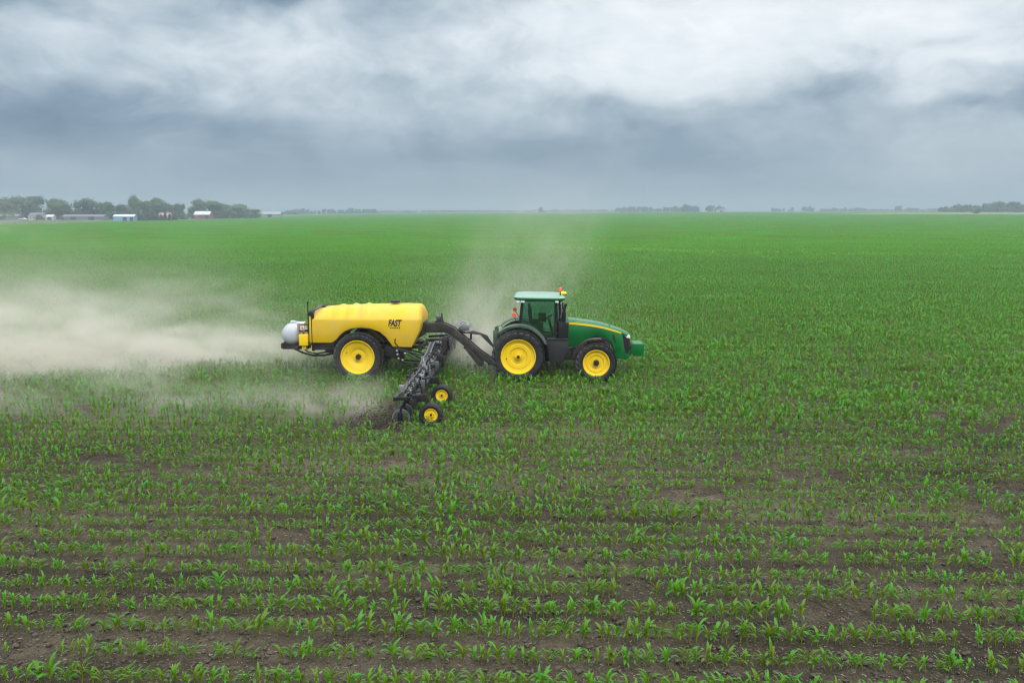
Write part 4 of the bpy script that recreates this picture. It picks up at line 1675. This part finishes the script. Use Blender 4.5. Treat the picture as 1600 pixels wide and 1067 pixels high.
# row units: shared meshes, one per row
m = MB()
m.box(-.10, .06, -.07, .07, -.16, .13)              # clamp on the beam
m.box(-.30, -.08, -.045, -.025, -.02, .04, rot=(0, -.25, 0))
m.box(-.30, -.08, .025, .045, -.02, .04, rot=(0, -.25, 0))
m.tube([(-.05, 0, .06), (-.30, 0, -.05), (-.44, 0, -.28), (-.46, 0, -.58)], [.04, .04, .034, .03], 8)
m.box(-.54, -.38, -.035, .035, -.64, -.40)
m.box(-.24, -.16, -.05, .05, .06, .30)
UNIT = m.mesh('row_unit', M['black'], bevel=.008)
m = MB()
for q in range(9):
    pass
m.tube([(-.12 - .030 * k / 3 + .045 * math.cos(k * 1.25), .045 * math.sin(k * 1.25), .30 - .012 * k) for k in range(26)], .012, 5)
SPRING = m.mesh('spring', M['steel'])
m = MB()
m.lathe([(0, -.02), (.05, -.02), (.055, -.006), (.255, -.003), (.262, 0), (.255, .003), (.055, .006), (.05, .02), (0, .02)], 30)
DISC = m.mesh('coulter_disc', M['disc'], angle=30)
m = MB()
m.lathe([(.235, -.006), (.268, -.006), (.268, .006), (.235, .006), (.235, -.006)], 30)
EDGE = m.mesh('disc_edge', M['steel'], angle=30)
m = MB()
m.tube([(-.20, .05, .26), (-.36, .06, .22), (-.56, .04, .02), (-.62, .03, -.35), (-.60, .02, -.72)], .016, 6)
m.tube([(-.58, .03, -.30), (-.64, .03, -.80)], .020, 5)
HOSE = m.mesh('drop_tube', M['grey_pipe'])
m = MB()
m.box(-.16, -.02, -.06, .06, .14, .28)
m.tube([(-.09, 0, .28), (-.09, 0, .36)], .03, 8)
VALVE = m.mesh('valve', M['steel'], bevel=.012)
for k in range(24):
    y_ = -8.763 + .762 * k
    u = link('row_unit', UNIT, trailer)
    u.location = (BXc - OX, y_, BZc)
    for nm, me, lc in (('spring', SPRING, (0, 0, 0)), ('coulter_disc', DISC, (-.44, 0, -.55)), ('disc_edge', EDGE, (-.44, 0, -.55)), ('drop_tube', HOSE, (0, 0, 0)), ('valve', VALVE, (-.1, .12, .0))):
        c = link(nm, me, u)
        c.location = lc
        if nm in ('coulter_disc', 'disc_edge'):
            c.rotation_euler = (0, 0, .10)
# crowded fittings along the bar: clamps, filters, cylinders, looping hoses
for q in range(46):
    m = TB()
    y_ = -8.95 + q * .396 + random.uniform(-.1, .1)
    dx_ = random.choice([-.62, -.48, -.30, -.12, .06])
    w_, h_ = random.uniform(.05, .12), random.uniform(.08, .26)
    m.box(BXc + dx_ - w_, BXc + dx_ + w_ * .6, y_ - random.uniform(.03, .10), y_ + random.uniform(.03, .10), BZc + .05, BZc + .12 + h_)
    if q % 3 == 0:
        m.tube([(BXc + dx_, y_, BZc + .2), (BXc + dx_ - .05, y_ + .15, BZc + .50), (BXc + dx_ + .10, y_ + .45, BZc + .46), (BXc + dx_ + .08, y_ + .62, BZc + .15)], .02, 6)
    m.build('fitting', M[('black', 'dark_plastic', 'steel', 'black', 'grey_pipe')[q % 5]], bevel=.006)
# gauge wheels ahead of the bar
for y_ in (-8.75, -5.85, 5.85, 8.75):
    wheel(trailer, 'gauge', -2.46 - OX, y_, z=.345, name='gauge_wheel')
    m = TB()
    m.box(BXc + .05, -2.66, y_ + .15, y_ + .24, .70, .92)
    m.prism([(-2.72, .94), (-2.60, .94), (-2.44, .40), (-2.44, .30), (-2.54, .32)], y_ + .14, y_ + .19)
    m.tube([(-2.46, y_, .345), (-2.46, y_ + .19, .345)], .03, 8)
    m.build('gauge_wheel_arm', M['black'], bevel=.008)


# thrown soil behind the near coulters
def thrown():
    vs, fs = [], []
    r_ = random.Random(5)
    for k in range(2600):
        unit = r_.choice([-.4, 0, 0, 0, 0, 1, 1, 2, 3])
        y_ = -8.76 + .762 * unit + r_.gauss(0, .20)
        t_ = r_.random() ** 1.5
        x_ = -3.50 - 1.7 * t_ + r_.gauss(0, .06)
        top = .36 * math.sin(PI * min(1, .12 + t_ * .9)) + .05
        z_ = max(.01, r_.random() ** 2.2 * top)
        s_ = .012 + .050 * r_.random() ** 2.6
        o = len(vs)
        for a in range(4):
            vs.append((x_ - OX + r_.uniform(-1, 1) * s_, y_ + r_.uniform(-1, 1) * s_, z_ + r_.uniform(-1, 1) * s_))
        fs += [(o, o + 1, o + 2), (o, o + 2, o + 3), (o, o + 3, o + 1), (o + 1, o + 3, o + 2)]
    me = bpy.data.meshes.new('thrown_soil')
    me.from_pydata(vs, [], fs)
    me.materials.append(M['soilclod'])
    o = link('thrown_soil', me)
    o.location = trailer.location
    o.rotation_euler = trailer.rotation_euler
    return tag(o, kind='stuff')


thrown()


# ================================================================== DUST
def dust_mat(name, col, dens):
    m = bpy.data.materials.new(name)
    m.use_nodes = True
    k = NT(m.node_tree)
    out = k.n('ShaderNodeOutputMaterial')
    v = k.n('ShaderNodeVolumePrincipled')
    v.inputs['Color'].default_value = (*col, 1)
    v.inputs['Density'].default_value = dens
    v.inputs['Anisotropy'].default_value = 0.2
    v.inputs['Density Attribute'].default_value = 'density'
    k.t.links.new(v.outputs[0], out.inputs['Volume'])
    return m


def dust(name, lo, hi, res, mat, fn):
    """voxel cloud in the tractor's frame: fn(k, x, y, z, nz) returns the density field"""
    o = link(name, bpy.data.meshes.new(name))
    o.location = ORG
    o.rotation_euler = (0, 0, YAW)
    ng = bpy.data.node_groups.new(name + '_nodes', 'GeometryNodeTree')
    ng.interface.new_socket('Geometry', in_out='OUTPUT', socket_type='NodeSocketGeometry')
    k = NT(ng)
    go = k.n('NodeGroupOutput')
    vc = k.n('GeometryNodeVolumeCube')
    vc.inputs['Min'].default_value = lo
    vc.inputs['Max'].default_value = hi
    for a, b in zip('XYZ', res):
        vc.inputs['Resolution ' + a].default_value = b
    p = k.n('GeometryNodeInputPosition').outputs[0]
    x_, y_, z_ = k.sep(p)
    k.put(vc.inputs['Density'], fn(k, p, x_, y_, z_))
    sm = k.n('GeometryNodeSetMaterial')
    sm.inputs['Material'].default_value = mat
    k.t.links.new(vc.outputs[0], sm.inputs[0])
    k.t.links.new(sm.outputs[0], go.inputs[0])
    md = o.modifiers.new('cloud', 'NODES')
    md.node_group = ng
    o.data.materials.append(mat)
    return tag(o, kind='stuff')


def gauss(k, v, c, w):
    a = k.m('DIVIDE', k.m('SUBTRACT', v, c), w)
    return k.m('EXPONENT', k.m('MULTIPLY', k.m('MULTIPLY', a, a), -1.0))


def sm(k, v, a, b, lo=0.0, hi=1.0):
    return k.smooth(v, a, b, lo, hi)


def trail(k, p, x_, y_, z_):
    back = k.m('MULTIPLY', k.m('ADD', x_, 4.0), -1.0)                 # metres behind the toolbar
    n_a = k.noise(k.vscale(p, (.15, .26, .45)), 1.0, 5, .6, .9)
    n_b = k.noise(k.vscale(p, (.50, .7, 1.1)), 1.0, 5, .6, .8)
    puff = k.m('MULTIPLY', sm(k, n_a, .45, .60, .06, 1.15), sm(k, n_b, .32, .66, .05, 1.7))
    n_d = k.noise(k.vscale(p, (1.3, 1.6, 2.2)), 1.0, 3, .6, .8)
    puff = k.m('MULTIPLY', puff, sm(k, n_d, .28, .68, .35, 1.45))
    n_c = k.noise(k.vscale(p, (.13, .20, .40)), 1.0, 4, .6, .6)
    h = k.m('MULTIPLY', k.m('MULTIPLY_ADD', back, .036, .50), sm(k, n_a, .3, .7, .5, 1.7))
    core = k.m('MULTIPLY', gauss(k, y_, .6, 3.2), k.m('EXPONENT', k.m('MULTIPLY', k.m('DIVIDE', z_, h), -1.0)))
    core = k.m('MULTIPLY', core, k.m('MULTIPLY', sm(k, back, 1.5, 9.0), sm(k, back, 20.0, 42.0, 1.0, .35)))
    wide = k.m('MULTIPLY', gauss(k, y_, 4.0, 9.5), k.m('EXPONENT', k.m('MULTIPLY', k.m('DIVIDE', z_, 3.6), -1.0)))
    wide = k.m('MULTIPLY', wide, sm(k, z_, 6.0, 3.0))
    wide = k.m('MULTIPLY', k.m('MULTIPLY', wide, sm(k, n_c, .36, .62)), k.m('MULTIPLY', sm(k, back, 6.0, 20.0), .11))
    low = k.m('MULTIPLY', gauss(k, y_, -6.4, 1.7), k.m('EXPONENT', k.m('MULTIPLY', k.m('DIVIDE', z_, .34), -1.0)))
    low = k.m('MULTIPLY', low, k.m('MULTIPLY', sm(k, back, -.4, 1.2), sm(k, back, 16.0, 5.0)))
    low = k.m('MULTIPLY', low, sm(k, n_b, .34, .62))
    near = k.m('MULTIPLY', k.m('MULTIPLY', gauss(k, y_, -4.6, 3.2), k.m('EXPONENT', k.m('MULTIPLY', k.m('DIVIDE', z_, .75), -1.0))), k.m('MULTIPLY', sm(k, back, 5.0, 20.0), .85))
    tot = k.m('ADD', k.m('MULTIPLY', k.m('ADD', k.m('MULTIPLY', core, 1.0), near), puff), k.m('ADD', wide, k.m('MULTIPLY', low, .9)))
    edge_ = k.m('MULTIPLY', sm(k, x_, -46.0, -40.0), sm(k, x_, -3.7, -4.6))
    return k.m('MULTIPLY', tot, edge_)


dm = dust_mat('dust', (.87, .82, .725), 1.0)
dust('dust_trail', (-46, -10, .02), (-3.7, 28, 9.0), (250, 170, 60), dm, trail)


def hitch_dust(k, p, x_, y_, z_):
    n_a = k.noise(k.vscale(p, (.45, .35, .40)), 1.0, 5, .55, .5)
    puff = sm(k, n_a, .34, .66)
    c1 = k.m('MULTIPLY', k.m('MULTIPLY', gauss(k, x_, -1.9, 1.2), gauss(k, y_, 3.2, 2.4)), k.m('EXPONENT', k.m('MULTIPLY', k.m('DIVIDE', z_, 1.3), -1.0)))
    c2 = k.m('MULTIPLY', k.m('MULTIPLY', gauss(k, x_, -1.4, .8), gauss(k, y_, -.2, 1.0)), k.m('EXPONENT', k.m('MULTIPLY', k.m('DIVIDE', z_, .55), -1.0)))
    c3 = k.m('MULTIPLY', k.m('MULTIPLY', gauss(k, x_, 1.6, 1.6), gauss(k, y_, .3, .8)), k.m('EXPONENT', k.m('MULTIPLY', k.m('DIVIDE', z_, .30), -1.0)))
    # thin dust drifting up and away behind the tractor
    sx = k.m('SUBTRACT', x_, k.m('MULTIPLY', z_, .30))
    n_s = k.noise(k.xyz(k.m('MULTIPLY', sx, .42), k.m('MULTIPLY', y_, .20), k.m('MULTIPLY', z_, .15)), 1.0, 5, .6, .8)
    st_ = k.m('MULTIPLY', k.m('MULTIPLY', gauss(k, sx, -1.0, 3.4), gauss(k, y_, 7.0, 5.0)), k.m('EXPONENT', k.m('MULTIPLY', k.m('DIVIDE', z_, 5.0), -1.0)))
    n_t = k.noise(k.vscale(p, (.55, .45, .50)), 1.0, 5, .62, 1.2)
    st_ = k.m('MULTIPLY', st_, k.m('MULTIPLY', sm(k, n_s, .40, .64), sm(k, n_t, .36, .64, .1, 1.5)))
    tot = k.m('ADD', k.m('MULTIPLY', k.m('ADD', k.m('MULTIPLY', c1, 1.3), k.m('ADD', k.m('MULTIPLY', c2, .8), k.m('MULTIPLY', c3, .5))), puff), k.m('MULTIPLY', st_, .13))
    e1 = k.m('MULTIPLY', sm(k, x_, -8.0, -6.0), sm(k, x_, 8.0, 6.0))
    e2 = k.m('MULTIPLY', sm(k, z_, 10.0, 6.0), sm(k, y_, 20.0, 15.0))
    return k.m('MULTIPLY', tot, k.m('MULTIPLY', e1, e2))


dust('dust_cloud', (-8, -2.5, .02), (8, 20, 10), (110, 130, 80), dm, hitch_dust)


# ================================================================== FAR FARM: trees, buildings
def crown_mesh(seed, kind='round', n=1500):
    """leaf clumps spread over several uneven lobes; unit tree: height 1, width 1"""
    r_ = random.Random(seed)
    vs, fs = [], []
    lobes = []
    if kind == 'round':
        for k in range(9):
            a = r_.uniform(0, 2 * PI)
            q = r_.uniform(.08, .32)
            lobes.append(((q * math.cos(a), q * math.sin(a), r_.uniform(.22, .78)), r_.uniform(.15, .24)))
        lobes.append(((0, 0, .62), .28))
        lobes.append(((.05, 0, .32), .30))
    elif kind == 'cone':
        for k in range(8):
            z_ = .10 + .11 * k
            lobes.append(((r_.uniform(-.05, .05), r_.uniform(-.05, .05), z_), .34 * (1 - z_) + .06))
    else:                                                     # bush
        for k in range(8):
            a = r_.uniform(0, 2 * PI)
            q = r_.uniform(.05, .32)
            lobes.append(((q * math.cos(a), q * math.sin(a), r_.uniform(.18, .70)), r_.uniform(.18, .27)))
    for k in range(n):
        c, rad = r_.choice(lobes)
        dv = Vector((r_.gauss(0, 1), r_.gauss(0, 1), r_.gauss(0, 1))).normalized()
        p = Vector(c) + dv * rad * r_.uniform(.70, 1.08)
        if p.z < .03:
            continue
        s_ = r_.uniform(.016, .040)
        nrm = (dv + Vector((r_.uniform(-.6, .6), r_.uniform(-.6, .6), r_.uniform(-.2, .9)))).normalized()
        u = nrm.orthogonal().normalized()
        w_ = nrm.cross(u)
        o = len(vs)
        for a in range(5):
            an = 2 * PI * a / 5 + r_.uniform(-.4, .4)
            rr = s_ * r_.uniform(.6, 1.2)
            vs.append(tuple(p + u * rr * math.cos(an) + w_ * rr * math.sin(an)))
        fs.append((o, o + 1, o + 2, o + 3, o + 4))
    # solid inner masses keep the middle dense
    for c, rad in lobes:
        m_ = MB()
        m_.ball(c, rad * .60, 8, 6)
        o = len(vs)
        vs += [tuple(Vector(q) + Vector((r_.uniform(-1, 1), r_.uniform(-1, 1), r_.uniform(-1, 1))) * rad * .10) for q in m_.v]
        fs += [tuple(i + o for i in f) for f in m_.f]
    me = bpy.data.meshes.new('crown')
    me.from_pydata(vs, [], fs)
    me.materials.append(M['cedar'] if kind == 'cone' else M['crown'])
    return me


def trunk_mesh(seed):
    r_ = random.Random(seed)
    m_ = MB()
    m_.tube([(0, 0, -.02), (.01, 0, .15), (r_.uniform(-.02, .02), .01, .40), (0, 0, .62)], [.035, .026, .020, .008], 7)
    for k in range(5):
        a = r_.uniform(0, 6.28)
        z_ = .22 + .06 * k
        m_.tube([(0, 0, z_), (.11 * math.cos(a), .11 * math.sin(a), z_ + .10), (.22 * math.cos(a), .22 * math.sin(a), z_ + .24)], [.014, .010, .004], 5)
    return m_.mesh('trunk', M['bark'])


CROWNS = [crown_mesh(20 + i) for i in range(6)]
BUSH = [crown_mesh(40 + i, 'bush', 500) for i in range(3)]
CONES = [crown_mesh(60 + i, 'cone', 420) for i in range(3)]
TRUNKS = [trunk_mesh(80 + i) for i in range(3)]


def tree(name, px, dist, top_py, base_py, wid_px, label, cat='tree', group=None, crowns=CROWNS, trunk=True, k=[0]):
    """tree standing at a distance, its height and width as seen (picture pixels there)"""
    k[0] += 1
    x_ = at(px, dist)
    z_ = gz(x_, dist)
    h_ = (base_py - top_py) / F_PX * dist * 1.02
    w_ = wid_px / F_PX * dist * 1.25
    o = empty(name, (x_, dist, z_), random.uniform(0, 6.28))
    tag(o, label, cat, group)
    c = link('crown', crowns[k[0] % len(crowns)], o)
    c.scale = (w_, w_, h_ * 1.08)
    if trunk:
        t_ = link('trunk', TRUNKS[k[0] % 3], o)
        t_.scale = (h_ * .8, h_ * .8, h_)
    return o


TREES = [  # px, distance, top, base, width, label
    (10, 690, 311, 343, 56, 'wide hazy tree at the very left end of the farm treeline'),
    (46, 700, 308, 343, 52, 'broad flat-topped tree behind the white farmhouse'),
    (90, 680, 309, 343, 46, 'large domed tree right of the white farmhouse, behind the grey shed'),
    (136, 690, 311, 343, 40, 'domed tree behind the right half of the long grey shed'),
    (167, 690, 314, 343, 34, 'lower rounded tree between the grey shed and the blue shed'),
    (189, 700, 320, 343, 24, 'small tree directly above the blue shed'),
    (208, 710, 308, 343, 27, 'tall round-headed tree just right of the blue shed'),
    (229, 700, 315, 343, 26, 'narrower tree leaning against the tallest tree of the farm row'),
    (246, 700, 308, 343, 34, 'tallest broad tree above the row of dark cedars'),
    (268, 700, 318, 343, 26, 'low tree above the right end of the cedars'),
    (282, 720, 316, 342, 17, 'slim tree at the right end of the big farm treeline'),
    (299, 760, 322, 341, 14, 'small tree at the left end of the red barn'),
    (312, 770, 312, 341, 32, 'rounded tree standing behind the red barn'),
    (336, 770, 314, 341, 38, 'wide tree right behind the red barn gable'),
    (353, 760, 323, 340, 20, 'short tree between the barn trees and the pale green domed tree'),
    (370, 790, 318, 340, 40, 'pale green domed tree two places right of the red barn'),
    (397, 820, 324, 339, 23, 'small dark round tree at the right end of the farm trees'),
]
for i, (px, ds, tpp, bs, wd, lb) in enumerate(TREES):
    tree('broadleaf_tree', px, ds, tpp, bs, wd, lb, group='trees around the farmstead')
for i, px in enumerate([216, 222, 228, 234, 240, 246, 252, 259, 266, 272]):
    tree('cedar_tree', px + random.uniform(-1, 1), 612, 335.5 + random.uniform(-1.5, 1.5), 346, 13, 'small dark cedar in the close row right of the blue shed', group='row of dark cedars beside the blue shed', crowns=CONES)
tree('yard_bush', 66, 655, 335, 343.5, 9, 'grey-green bush in front of the white farmhouse', 'bush', crowns=BUSH, trunk=False)
tree('yard_bush', 97, 655, 338, 343.5, 10, 'low bush between the white farmhouse and the grey shed', 'bush', crowns=BUSH, trunk=False)
tree('lone_tree', 846, 1500, 322, 332, 12, 'lone small hazy tree on the horizon above the tractor cab', crowns=BUSH)
tree('field_bush', 1525, 880, 320, 331.5, 14, 'single dark bush standing in the field before the right-hand wood', 'bush', crowns=BUSH)


def bldg_empty(name, px, dist, label, cat, rz=0.0):
    x_ = at(px, dist)
    o = empty(name, (x_, dist, gz(x_, dist)), rz)
    return tag(o, label, cat)


def gable(parent, w, dpt, h, rh, wall, roof, over=.3):
    """walls + gable roof with the ridge along x"""
    m_ = MB()
    m_.box(-w / 2, w / 2, -dpt / 2, dpt / 2, 0, h)
    for s_ in (-1, 1):
        x0 = s_ * w / 2
        m_.add([(x0, -dpt / 2, h), (x0, dpt / 2, h), (x0, 0, h + rh)], [(0, 1, 2)])
    m_.build('wall', wall, parent, angle=0, clean=False)
    m_ = MB()
    a, t_ = w / 2 + over, .18
    for s_ in (-1, 1):
        e_ = dpt / 2 + over
        ez = h - rh * over / (dpt / 2)
        m_.add([(-a, s_ * e_, ez), (a, s_ * e_, ez), (a, 0, h + rh), (-a, 0, h + rh), (-a, s_ * e_, ez + t_), (a, s_ * e_, ez + t_), (a, 0, h + rh + t_), (-a, 0, h + rh + t_)],
               [(0, 1, 2, 3), (7, 6, 5, 4), (0, 4, 5, 1), (0, 3, 7, 4), (1, 5, 6, 2)])
    return m_.build('roof', roof, parent, angle=0)


def opening(parent, name, x0, x1, z0, z1, y_, mat, fr=None):
    m_ = MB()
    m_.box(x0, x1, y_ - .05, y_ + .02, z0, z1)
    o = m_.build(name, mat, parent, angle=0)
    if fr:
        m_ = MB()
        q = .12
        for a, b, c, d_ in ((x0 - q, x1 + q, z1, z1 + q), (x0 - q, x1 + q, z0 - q, z0), (x0 - q, x0, z0, z1), (x1, x1 + q, z0, z1)):
            m_.box(a, b, y_ - .09, y_ + .02, c, d_)
        m_.build('frame', fr, o, angle=0)
    return o


# blue shed
b = bldg_empty('blue_shed', 196, 605, 'long low blue shed with a pale blue roof at the field edge', 'shed', .03)
gable(b, 13.5, 6, 2.9, 1.2, M['blue_wall'], M['blue_roof'])
opening(b, 'door', -.5, 2.1, 0.05, 2.4, -3.0, M['dark_open'])
opening(b, 'door', 4.0, 6.2, 0.05, 2.4, -3.0, M['dark_open'])
# red barn
b = bldg_empty('red_barn', 318, 745, 'red barn with a white metal roof among the farm trees', 'barn', .04)
gable(b, 12.6, 9, 3.6, 2.6, M['red_wall'], M['white_roof'])
opening(b, 'door', 2.8, 5.4, .05, 3.0, -4.5, M['dark_open'])
opening(b, 'window', -4.2, -3.0, 1.4, 2.5, -4.5, M['window'], M['white'])
# farmhouse
b = bldg_empty('white_farmhouse', 60, 668, 'white farmhouse half hidden by dust under the left trees', 'house', -.05)
rf = gable(b, 10.5, 8, 3.0, 2.2, M['white_wall'], M['grey_roof'])
for x0 in (-4, -1.4, 2.6):
    opening(b, 'window', x0, x0 + 1.1, 1.0, 2.2, -4.0, M['window'], M['white'])
opening(b, 'door', .6, 1.6, .05, 2.1, -4.0, M['dark_open'])
m = MB()
m.box(2.4, 3.1, -.4, .4, 4.6, 5.9)
m.build('chimney', M['red_roof'], rf, angle=0)
b = bldg_empty('white_garage', 80, 664, 'small white garage right beside the white farmhouse', 'garage', .02)
gable(b, 5.0, 5, 2.4, 1.3, M['white_wall'], M['white_roof'])
opening(b, 'door', -1.5, 1.5, .05, 2.1, -2.5, M['dark_open'])
b = bldg_empty('grey_shed', 134, 662, 'long low grey shed below the left farm trees', 'shed', .02)
gable(b, 30, 9, 2.4, 1.5, M['dull_wall'], M['grey_roof'])
opening(b, 'door', -9, -5, .05, 2.3, -4.5, M['dark_open'])
opening(b, 'door', 4, 8, .05, 2.3, -4.5, M['dark_open'])
b = bldg_empty('grey_barn', 12, 668, 'grey barn at the left edge below the widest tree', 'barn', 0)
gable(b, 20, 9, 2.6, 1.6, M['dull_wall'], M['grey_roof'])
opening(b, 'door', -3, 1, .05, 2.6, -4.5, M['dark_open'])
b = bldg_empty('red_roofed_house', 259, 660, 'low house with a faded red roof behind the cedars', 'house', 0)
gable(b, 8.0, 7, 3.2, 1.8, M['white_wall'], M['red_roof'])
opening(b, 'window', -2.5, -1.3, 1.6, 2.8, -3.5, M['window'], M['white'])
b = bldg_empty('pale_machine_shed', 426, 900, 'pale roofed machine shed right of the last farm tree', 'shed', .1)
gable(b, 17, 11, 3.2, 2.2, M['galv'], M['galv'])
opening(b, 'door', -4, 0, .05, 3.0, -5.5, M['dark_open'])
b = bldg_empty('far_farm_shed', 1126, 1500, 'tiny pale shed at the right end of the hazy middle wood', 'shed', 0)
gable(b, 14, 9, 3.4, 2.0, M['white_wall'], M['grey_roof'])
opening(b, 'door', -2, 2, .05, 2.8, -4.5, M['dark_open'])
# pickup by the verge
b = bldg_empty('pickup_truck', 36, 640, 'small white pickup parked left of the farmhouse', 'pickup', 0)
m = MB()
m.prism([(-2.7, .55), (-2.7, 1.15), (-.4, 1.15), (-.1, 1.75), (1.2, 1.75), (1.6, 1.2), (2.6, 1.1), (2.7, .55)], -.9, .9)
m.build('body', M['white'], b, bevel=.08)
for x_ in (-1.7, 1.7):
    for y_ in (-.85, .85):
        m = MB()
        m.lathe([(0, -.12), (.36, -.12), (.38, 0), (.36, .12), (0, .12)], 16, (x_, y_, .38))
        m.build('wheel', M['rubber'], b)
m = MB()
m.prism([(0.0, 1.2), (.15, 1.65), (1.1, 1.65), (1.4, 1.22)], -.915, .915)
m.build('window', M['window'], b)
# posts along the verge
pm = MB()
pm.tube([(0, 0, -.1), (0, 0, 1.25)], .09, 6)
pme = pm.mesh('fence_post', M['post'])
for i in range(26):
    px = 18 + i * 6.2 + random.uniform(-1, 1)
    ds = float(np.interp(px, [0, 100, 200], [452, 490, 560])) + random.uniform(-3, 3)
    o = link('fence_post', pme)
    o.location = (at(px, ds), ds, 0)
    tag(o, 'weathered post in the line along the grass verge below the farmhouse', 'fence post', 'posts along the verge')
# radio mast
xm = at(1004, 1250)
mast = tag(empty('radio_mast', (xm, 1250, gz(xm, 1250))), 'thin faint radio mast rising above the middle horizon', 'mast')
m = MB()
for a in range(3):
    an = 2 * PI * a / 3
    m.tube([(.45 * math.cos(an), .45 * math.sin(an), 0), (.45 * math.cos(an), .45 * math.sin(an), 39)], .07, 4)
for k in range(26):
    for a in range(3):
        a0, a1 = 2 * PI * a / 3, 2 * PI * (a + 1) / 3
        m.tube([(.45 * math.cos(a0), .45 * math.sin(a0), k * 1.5), (.45 * math.cos(a1), .45 * math.sin(a1), k * 1.5 + 1.5)], .04, 3)
m.build('lattice', M['galv'], mast, angle=0)
m = MB()
m.tube([(0, 0, 39), (0, 0, 41.5)], .05, 5)
m.build('antenna', M['galv'], mast)

# far woods that read as masses
WOODLIB = lib_collection('wood_library', CROWNS + BUSH)


def wood(name, spec):
    """spec: (px0, px1, dist, top0, top1, base, count)"""
    P_, S_, I_, Rz = [], [], [], []
    for px0, px1, ds, t0, t1, bs, cnt in spec:
        for k in range(cnt):
            f = (k + random.random()) / cnt
            px = px0 + (px1 - px0) * f
            dd = ds * random.uniform(.97, 1.06)
            x_ = at(px, dd)
            h_ = (bs - (t0 + (t1 - t0) * f)) / F_PX * dd * random.uniform(.72, 1.10)
            w_ = max(h_ * .9, (px1 - px0) / cnt * 2.0 / F_PX * dd) * random.uniform(.85, 1.3)
            P_.append((x_, dd, gz(x_, dd) - .05 * h_))
            S_.append((w_, w_, h_))
            I_.append(random.randrange(9))
            Rz.append((0, 0, random.uniform(0, 6.28)))
    return tag(scatter(name, P_, Rz, S_, I_, WOODLIB), kind='stuff')


wood('distant_woods', [
    (435, 470, 1500, 327, 325, 333, 9), (455, 482, 1700, 322, 323, 333, 8), (480, 520, 1750, 326, 324, 333, 11), (515, 590, 1800, 323, 325, 333, 18), (590, 720, 2300, 327, 328, 332, 22),
    (720, 960, 2600, 328, 327, 332, 34), (962, 1010, 1900, 321, 320, 330, 14), (1005, 1050, 1900, 322, 321, 330, 12), (1050, 1090, 1800, 320, 319, 330, 11), (1068, 1078, 1650, 317, 317, 330, 3), (1082, 1090, 1650, 316, 316, 330, 3), (1105, 1131, 1650, 317, 316, 330, 7),
    (1204, 1225, 2000, 320, 320, 328, 7), (1232, 1240, 2000, 321, 321, 328, 3), (1254, 1272, 2000, 319, 320, 328, 6), (1280, 1352, 2100, 322, 321, 328, 16), (1352, 1480, 2300, 324, 323, 328, 24), (1398, 1408, 1900, 318, 318, 328, 3), (1415, 1432, 1900, 319, 320, 328, 4)])
wood('right_wood', [(1466, 1510, 1150, 322, 317, 330, 14), (1495, 1545, 1150, 317, 318, 330, 17), (1535, 1585, 1120, 313, 312, 330, 17), (1580, 1680, 1100, 314, 311, 330, 30), (1465, 1600, 1100, 324, 323, 331, 40)])
wood('farm_undergrowth', [(-60, 60, 672, 332, 334, 344, 26), (60, 215, 690, 328, 330, 344, 30), (215, 295, 690, 328, 332, 343, 16), (295, 405, 790, 330, 333, 341, 22), (-120, 0, 700, 312, 312, 344, 8)])

# ================================================================== HAZE
m = MB()
m.box(-9300, 9300, -70, 9300, -1.0, 50.0)
hz = m.mesh('haze', None if False else [], angle=0)
hm = bpy.data.materials.new('haze_air')
hm.use_nodes = True
k = NT(hm.node_tree)
out = k.n('ShaderNodeOutputMaterial')
v = k.n('ShaderNodeVolumePrincipled')
v.inputs['Color'].default_value = (.46, .53, .62, 1)
v.inputs['Density'].default_value = .00056
v.inputs['Anisotropy'].default_value = 0.1
k.t.links.new(v.outputs[0], out.inputs['Volume'])
hz.materials.append(hm)
tag(link('haze', hz), kind='stuff')
